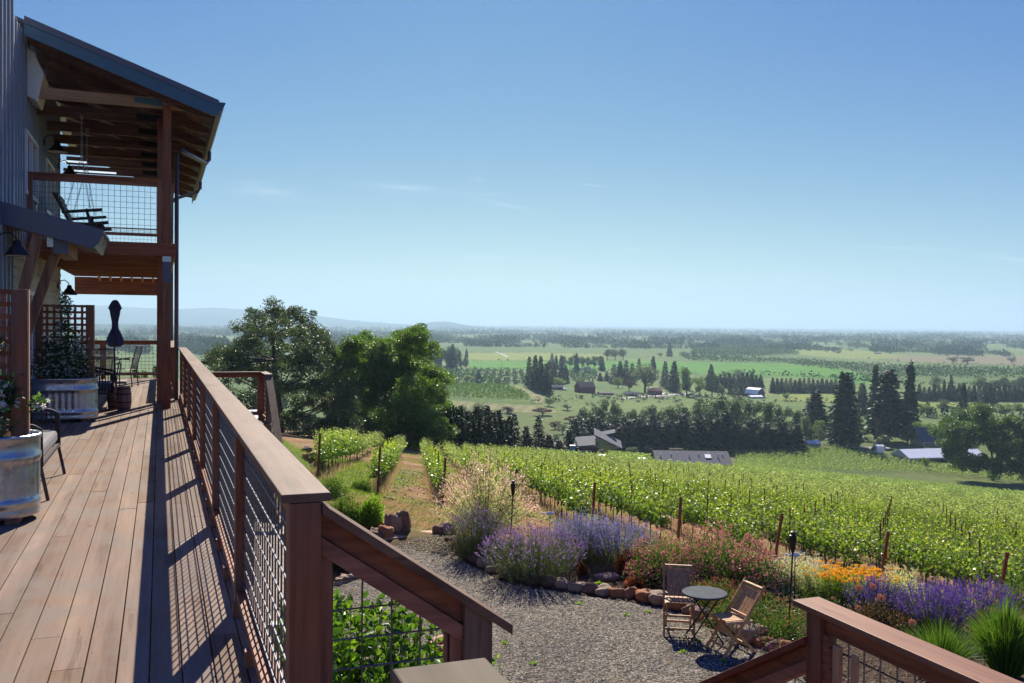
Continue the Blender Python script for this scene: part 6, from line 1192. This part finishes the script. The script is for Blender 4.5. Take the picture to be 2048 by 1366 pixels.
# ------------------------------------------------------------------ buildings and vehicles in the valley
m_maroon = plain('maroon_wall', (.13,.035,.035), .8); m_grey = plain('grey_shingles', (.095,.1,.115), .9, 0, .15, 2); m_tin = plain('white_metal_roof', (.82,.84,.85), .65, 0, .05, .5); m_cream = plain('cream_wall', (.5,.48,.26), .8); m_pale = plain('pale_wall', (.5,.5,.42), .8); m_slate = plain('slate_blue_roof', (.085,.095,.12), .85); m_redb = plain('red_barn_wall', (.25,.05,.045), .8); m_brown = plain('brown_roof', (.16,.1,.08), .85)
def bld(name, px_, py_, label, cat, rot=0.0, z=None):
    g = gp(px_, py_); 
    if z: g = at(px_, py_, z); g.z = H1(g.x, g.y)
    T = Thing(name, g, label, cat, None, 'w'); T.o.rotation_euler.z = rot; T.base = (0, 0, 0); T.k = g.y/F; return T
def gable(T, x0, x1, y0, y1, h, ridge, wall, roof, ax='x', over=.3, zb=-1.5, door=None):
    T.part('wall', MB().box(x0, x1, y0, y1, zb, h), wall); rf = MB(); w = MB(); t = .15
    if ax == 'x':
        ym = (y0+y1)/2; rf.prism([(x0-over, y0-over, h-.05), (x0-over, ym, ridge), (x0-over, y1+over, h-.05), (x0-over, y1+over, h+t), (x0-over, ym, ridge+t+.05), (x0-over, y0-over, h+t)], (x1-x0+2*over, 0, 0)); w.prism([(x0, y0, h), (x0, ym, ridge), (x0, y1, h)], (x1-x0, 0, 0))
    else:
        xm = (x0+x1)/2; rf.prism([(x0-over, y0-over, h-.05), (xm, y0-over, ridge), (x1+over, y0-over, h-.05), (x1+over, y0-over, h+t), (xm, y0-over, ridge+t+.05), (x0-over, y0-over, h+t)], (0, y1-y0+2*over, 0)); w.prism([(x0, y0, h), (xm, y0, ridge), (x1, y0, h)], (0, y1-y0, 0))
    T.part('gable', w, wall); T.part('roof', rf, roof)
    if door: T.part('door', MB().box(door[0], door[1], y0-.06, y0-.01, zb+1, h*.7), m_black)
T = bld('hillside_house', 1192, 911, 'small modern maroon and cream house with two grey sloping roofs', 'house', math.radians(-4)); k = T.k
T.part('wall', MB().box(-42*k, 6*k, 0, 7, -2, 15*k), m_maroon); T.part('wall', MB().box(6*k, 45*k, 1, 9, -2, 12*k), m_maroon); T.part('wall', MB().prism([(0*k, .9, 16*k), (0*k, .9, 36*k), (42*k, .9, 17*k), (42*k, .9, 12*k), (6*k, .9, 12*k)], (0, 5, 0)), m_cream)
T.part('roof', MB().prism([(-48*k, -1.2, 15*k), (-48*k, -1.2, 19*k), (46*k, -1.2+8, 41*k), (46*k, 6.8, 38*k)][:0] or [(-48*k, -1.2, 16*k), (2*k, -1.2, 21*k), (2*k, -1.2, 23*k), (-48*k, -1.2, 18*k)], (1.0, 9, 12*k)), m_grey)
T.part('roof', MB().prism([(-4*k, -1.4, 40*k), (52*k, -1.4, 14*k), (52*k, -1.4, 16.5*k), (-4*k, -1.4, 43*k)], (0, 9, 1.0)), m_grey); T.part('roof', MB().prism([(12*k, 6, 34*k), (40*k, 6, 40*k), (40*k, 6, 42*k), (12*k, 6, 36*k)], (0, 4, .6)), m_grey)
f = T.part('garage_door', MB().box(-30*k, -10*k, -.06, -.01, -1, 10*k), m_white); gl = MB()
for i in range(4):
    for j in range(2): gl.box((-29+i*4.9)*k, (-25+i*4.9)*k, -.09, -.065, (.5+j*4.6)*k, (4.4+j*4.6)*k)
T.part('pane', gl, m_glass, sub=f); T.part('window', MB().box(12*k, 23*k, .8, .86, 13*k, 20*k), m_glass)
T = bld('long_shed', 1388, 937, 'long low shed with grey shingle roof and skylight sunk behind the vines', 'shed', math.radians(-2)); k = T.k
gable(T, -72*k, 72*k, 0, 11, 7*k, 7*k+2.2, m_maroon, m_grey, 'x', .5, -3); T.part('skylight', MB().prism([(-0*k+26*k, 2.1, 7*k+1.2), (38*k, 2.1, 7*k+1.2), (38*k, 3.6, 7*k+1.8), (26*k, 3.6, 7*k+1.8)], (0, 0, .12)), m_white)
for i, x in enumerate((-64, -42, -28, -6, 14, 34, 52, 62)): T.part('vent_pipe', MB().tube([(x*k, 2.8+(i % 3)*.8, 7*k+1.0), (x*k, 2.8+(i % 3)*.8, 7*k+2.1)], .13, 8), m_white)
T = bld('small_shed', 1630, 896, 'small shed with pale tin roof at the top of the lower vineyard', 'shed', math.radians(4)); k = T.k; gable(T, -13*k, 12*k, 0, 4.5, 9*k, 9*k+.8, m_pale, m_tin, 'x', .3)
T = bld('metal_barn', 1819, 926, 'long white metal barn with pale gabled roof at the right', 'barn', math.radians(13)); k = T.k; Lb = 175*k; gable(T, 0, Lb, 0, 60*k, 9*k, 9*k+2.6, m_pale, m_tin, 'x', .4, -3)
T.part('side_opening', MB().box(22*k, Lb*.8, -.08, -.02, -2, 6*k), m_black); T.part('gable_louvre', MB().box(-.08, -.02, 16*k, 52*k, 9*k-.6, 9*k), m_brown)
T = bld('white_box_shed', 1761, 906, 'tiny white box shed left of the metal barn', 'shed', .1); k = T.k; gable(T, -8*k, 8*k, 0, 3, 13*k, 13*k+.4, m_white, m_white, 'x', .05)
T = bld('farmhouse', 1876, 892, 'grey farmhouse with slate blue roof behind the metal barn', 'house', math.radians(8)); k = T.k; gable(T, -32*k, 34*k, 0, 10, 8*k, 34*k, m_pale, m_slate, 'x', .8); T.part('window', MB().box(-28*k, -4*k, -.06, -.01, 2*k, 6*k), m_glass)
def gambrel(px_, py_, w, h, L, label, wall, roof, rot):
    T = bld('gambrel_barn', px_, py_, label, 'barn', rot); k = T.k; W_ = w*k; H_ = h*k; pf = [(-W_/2, 0, -1), (-W_/2, 0, H_*.42), (-W_*.3, 0, H_*.8), (0, 0, H_), (W_*.3, 0, H_*.8), (W_/2, 0, H_*.42), (W_/2, 0, -1)]
    T.part('wall', MB().prism(pf, (0, L, 0)), wall); mb = MB(); q = [(-W_*.54, H_*.4), (-W_*.31, H_*.82), (0, H_*1.03), (W_*.31, H_*.82), (W_*.54, H_*.4)]
    for (a, b_), (c_, d_) in zip(q[:-1], q[1:]): mb.prism([(a, -.4, b_), (c_, -.4, d_), (c_, -.4, d_+.2), (a, -.4, b_+.2)], (0, L+.8, 0))
    T.part('roof', mb, roof); T.part('door', MB().box(-W_*.12, W_*.12, -.08, -.02, -1, H_*.35), m_white)
gambrel(1522, 795, 24, 18, 11, 'gambrel-roofed barn with white roof planes near the bright field', m_maroon, m_tin, math.radians(38))
T = bld('tin_shed', 1515, 797, 'low white-roofed shed in front of the gambrel barn', 'shed', .2); k = T.k; gable(T, -14*k, 12*k, 0, 6, 3*k, 5.5*k, m_pale, m_tin)
T = bld('red_barn', 1175, 786, 'weathered red barn with brown hipped roof in the farm', 'barn', math.radians(20)); k = T.k; gable(T, -17*k, 17*k, 0, 9, 11*k, 21*k, m_redb, m_brown)
T = bld('farm_shed', 1116, 780, 'low brown farm shed left of the red barn', 'shed', .1); k = T.k; gable(T, -10*k, 10*k, 0, 5, 5*k, 9*k, m_brown, m_grey)
T = bld('farm_shed', 1262, 792, 'dark low shed with lean-to roof among the farm clutter', 'shed', -.1); k = T.k; gable(T, -14*k, 14*k, 0, 5, 3*k, 7*k, m_brown, m_grey)
T = bld('farm_shed', 1215, 790, 'grey low shed right of the red barn', 'shed', .2); k = T.k; gable(T, -16*k, 12*k, 0, 5, 3*k, 6*k, m_grey, m_brown)
T = bld('red_shed', 1311, 790, 'small red shed under the big pale tree', 'shed', .05); k = T.k; gable(T, -13*k, 13*k, 0, 6, 8*k, 13*k, m_redb, m_redb)
T = bld('white_farmhouse', 1177, 745, 'white farmhouse glimpsed between the dark trees', 'house', .3); k = T.k; gable(T, -6*k, 6*k, 0, 8, 6*k, 11*k, m_white, m_grey)
for x, y, w, h, lb in ((455, 712, 22, 5, 'long white building among trees beyond the railing'), (428, 716, 10, 4, 'short white building left of the long one'), (648, 700, 16, 5, 'white building glimpsed between the two large trees'), (795, 728, 18, 5, 'white building glimpsed through the walnut crown'), (1612, 672, 16, 3, 'far white greenhouse roof on the plain'), (1640, 672, 8, 3, 'far white roof right of the greenhouse'), (1976, 687, 14, 4, 'far white domed building at the right'), (1994, 687, 6, 4, 'small far white building near the domed one'), (1090, 673, 3, 4, 'tiny far white tower'), (1048, 692, 8, 5, 'pale far house before the tree line'), (1758, 708, 10, 3, 'dark far farmhouse by the lime field')):
    T = bld('distant_building', x, y, lb, 'building', R.uniform(-.2, .2)); k = T.k; gable(T, -w*k/2, w*k/2, 0, 12, h*k*.6, h*k, m_white if 'white' in lb or 'pale' in lb else m_grey, m_tin if 'white' in lb else m_grey)
# lower shed whose white roof shows through the side landing railing
T = bld('shed', 484, 822, 'shed with glaring white tin roof seen through the side landing railing', 'shed', math.radians(24), 44); k = T.k; gable(T, -30*k, 34*k, 0, 2.4, 6*k, 26*k, m_brown, m_tin, 'x', .2, -4)
T = bld('metal_silo', 432, 800, 'pale metal tank top behind the near railing', 'tank', 0, 40); T.part('silo_wall', MB().lathe((0, 0, 0), [(0, -2), (.35, -2), (.35, 1.05), (.2, 1.2), (0, 1.25)], 16), m_tin)
def car(px_, py_, rot, label, c=m_white):
    T = bld('parked_car', px_, py_, label, 'car', rot); b = [(-2.2, .35), (-2.2, .8), (-1.9, .95), (-1.2, 1.0), (-.6, 1.45), (.7, 1.48), (1.4, 1.0), (2.1, .9), (2.2, .6), (2.2, .35)]
    T.part('body', MB().prism([(x, -.85, z) for x, z in b], (0, 1.7, 0)), c, bevel=.05); T.part('window', MB().prism([(-1.05, -.87, 1.02), (-.55, -.87, 1.38), (.65, -.87, 1.4), (1.2, -.87, 1.02)], (0, 1.74, 0)), m_glass)
    for x in (-1.35, 1.35):
        for y in (-.8, .62): T.part('wheel', MB().tube([(x, y, .33), (x, y+.18, .33)], .33, 14), m_black)
car(1204, 926, .1, 'white car parked below the maroon house'); car(1284, 932, .0, 'second white car, only its roof above the vines'); car(1302, 779, .2, 'far white car in the farm yard') 
T = bld('portable_toilet', 1145, 912, 'blue portable toilet beside the maroon house', 'portable toilet', 0); T.part('cabin', MB().box(-.6, .6, -.6, .6, 0, 2.3), plain('toilet_blue', (.08,.2,.3), .5)); T.part('roof', MB().box(-.65, .65, -.65, .65, 2.3, 2.5), m_white)
def pole(px_, yt, yb, label):
    g = gp(px_, yb); t = at(px_, yt, g.y); T = Thing('utility_pole', g, label, 'utility pole', 'utility poles', 'w'); T.part('pole', MB().tube([g, t], [.16, .11], 7), plain('pole_wood', (.12,.1,.085), .9)); T.part('crossarm', MB().bar((t.x-1.1, t.y, t.z-.5), (t.x+1.1, t.y, t.z-.5), .1, .12), m_brown)
pole(1018, 862, 908, 'utility pole before the left hedge'); pole(1315, 846, 905, 'utility pole before the hedge right of the maroon house'); pole(1753, 836, 903, 'utility pole under the broadest fir'); pole(1678, 858, 895, 'utility pole beside the bare fir trunk'); pole(1521, 740, 756, 'far pole in the bright field'); pole(1003, 716, 736, 'far pole in the fields left')
T = bld('arbour', 1352, 913, 'pale timber arbour in the garden right of the maroon house', 'arbour', 0); k = T.k; T.part('beam', MB().box(-14*k, 14*k, 0, .4, 14*k, 16*k), m_cedar); T.part('post', MB().box(-13*k, -12*k, 0, .3, 0, 14*k), m_cedar); T.part('post', MB().box(12*k, 13*k, 0, .3, 0, 14*k), m_cedar)
g = gp(1165, 925); T = Thing('meter_post', g, 'grey meter post in the grass below the maroon house', 'post', None, 'w'); T.part('post', MB().box(g.x-.12, g.x+.12, g.y, g.y+.2, g.z, g.z+1.5), m_pale); T.part('meter_box', MB().box(g.x-.2, g.x+.2, g.y-.1, g.y, g.z+.9, g.z+1.4), m_pale)
for i, x in enumerate((1735, 1741, 1750, 1760, 1770, 1782, 1796, 1812, 1906, 1874)):
    g = gp(x, 917+(x-1735)*.15); tag(mo('fence_post', MB().box(g.x-.1, g.x+.1, g.y, g.y+.2, g.z-.3, g.z+1.5), m_brown), 'dark fence post on the edge of the lower vineyard', 'fence post', 'fence posts by the metal barn')

for x, y, lb in ((1330, 790, 'far white car parked by the red shed'), (1128, 781, 'far pale car beside the brown farm shed'), (1392, 793, 'far car under the tall yellow-green tree')): car(x, y, R.uniform(-.6, .6), lb)
for i, (x, y) in enumerate(((1228, 790), (1240, 794), (1250, 789), (1276, 796), (1206, 794), (1284, 789), (1232, 798), (1192, 791))):
    T = bld('scrap_pile', x, y, 'rusty scrap and timber heap lying in the farm yard', 'scrap heap', R.uniform(0, 3)); T.o['group'] = 'scrap heaps in the farm yard'; mb = MB()
    for j in range(14): a = rdir(1)[0]; p = Vector((R.gauss(0, 1.6), R.gauss(0, 1.4), R.uniform(.2, .9))); mb.bar(p-Vector(a)*1.2, p+Vector((a[0], a[1], a[2]*.3))*1.2, .3, .15)
    T.part('heap', mb, [m_brown, m_grey, m_rust][i % 3])
# ------------------------------------------------------------------ air
def haze():
    X0, X1, Y0_, Y1_ = -47500, 47500, -47500, 47500
    mb = MB(); mb.box(X0, X1, Y0_, Y1_, EYE-50-1.5-2, 330); o = mo('haze', mb, None); o.data.materials.clear()
    m = bpy.data.materials.new('haze'); m.use_nodes = True; t = m.node_tree; t.nodes.remove(t.nodes['Principled BSDF'])
    v = t.nodes.new('ShaderNodeVolumePrincipled'); v.inputs['Color'].default_value = (.56,.77,.98,1); v.inputs['Density'].default_value = .00012; v.inputs['Anisotropy'].default_value = .2
    t.links.new(v.outputs[0], t.nodes['Material Output'].inputs['Volume']); o.data.materials.append(m); o.display_type = 'WIRE'; tag(o, kind='stuff')
haze()
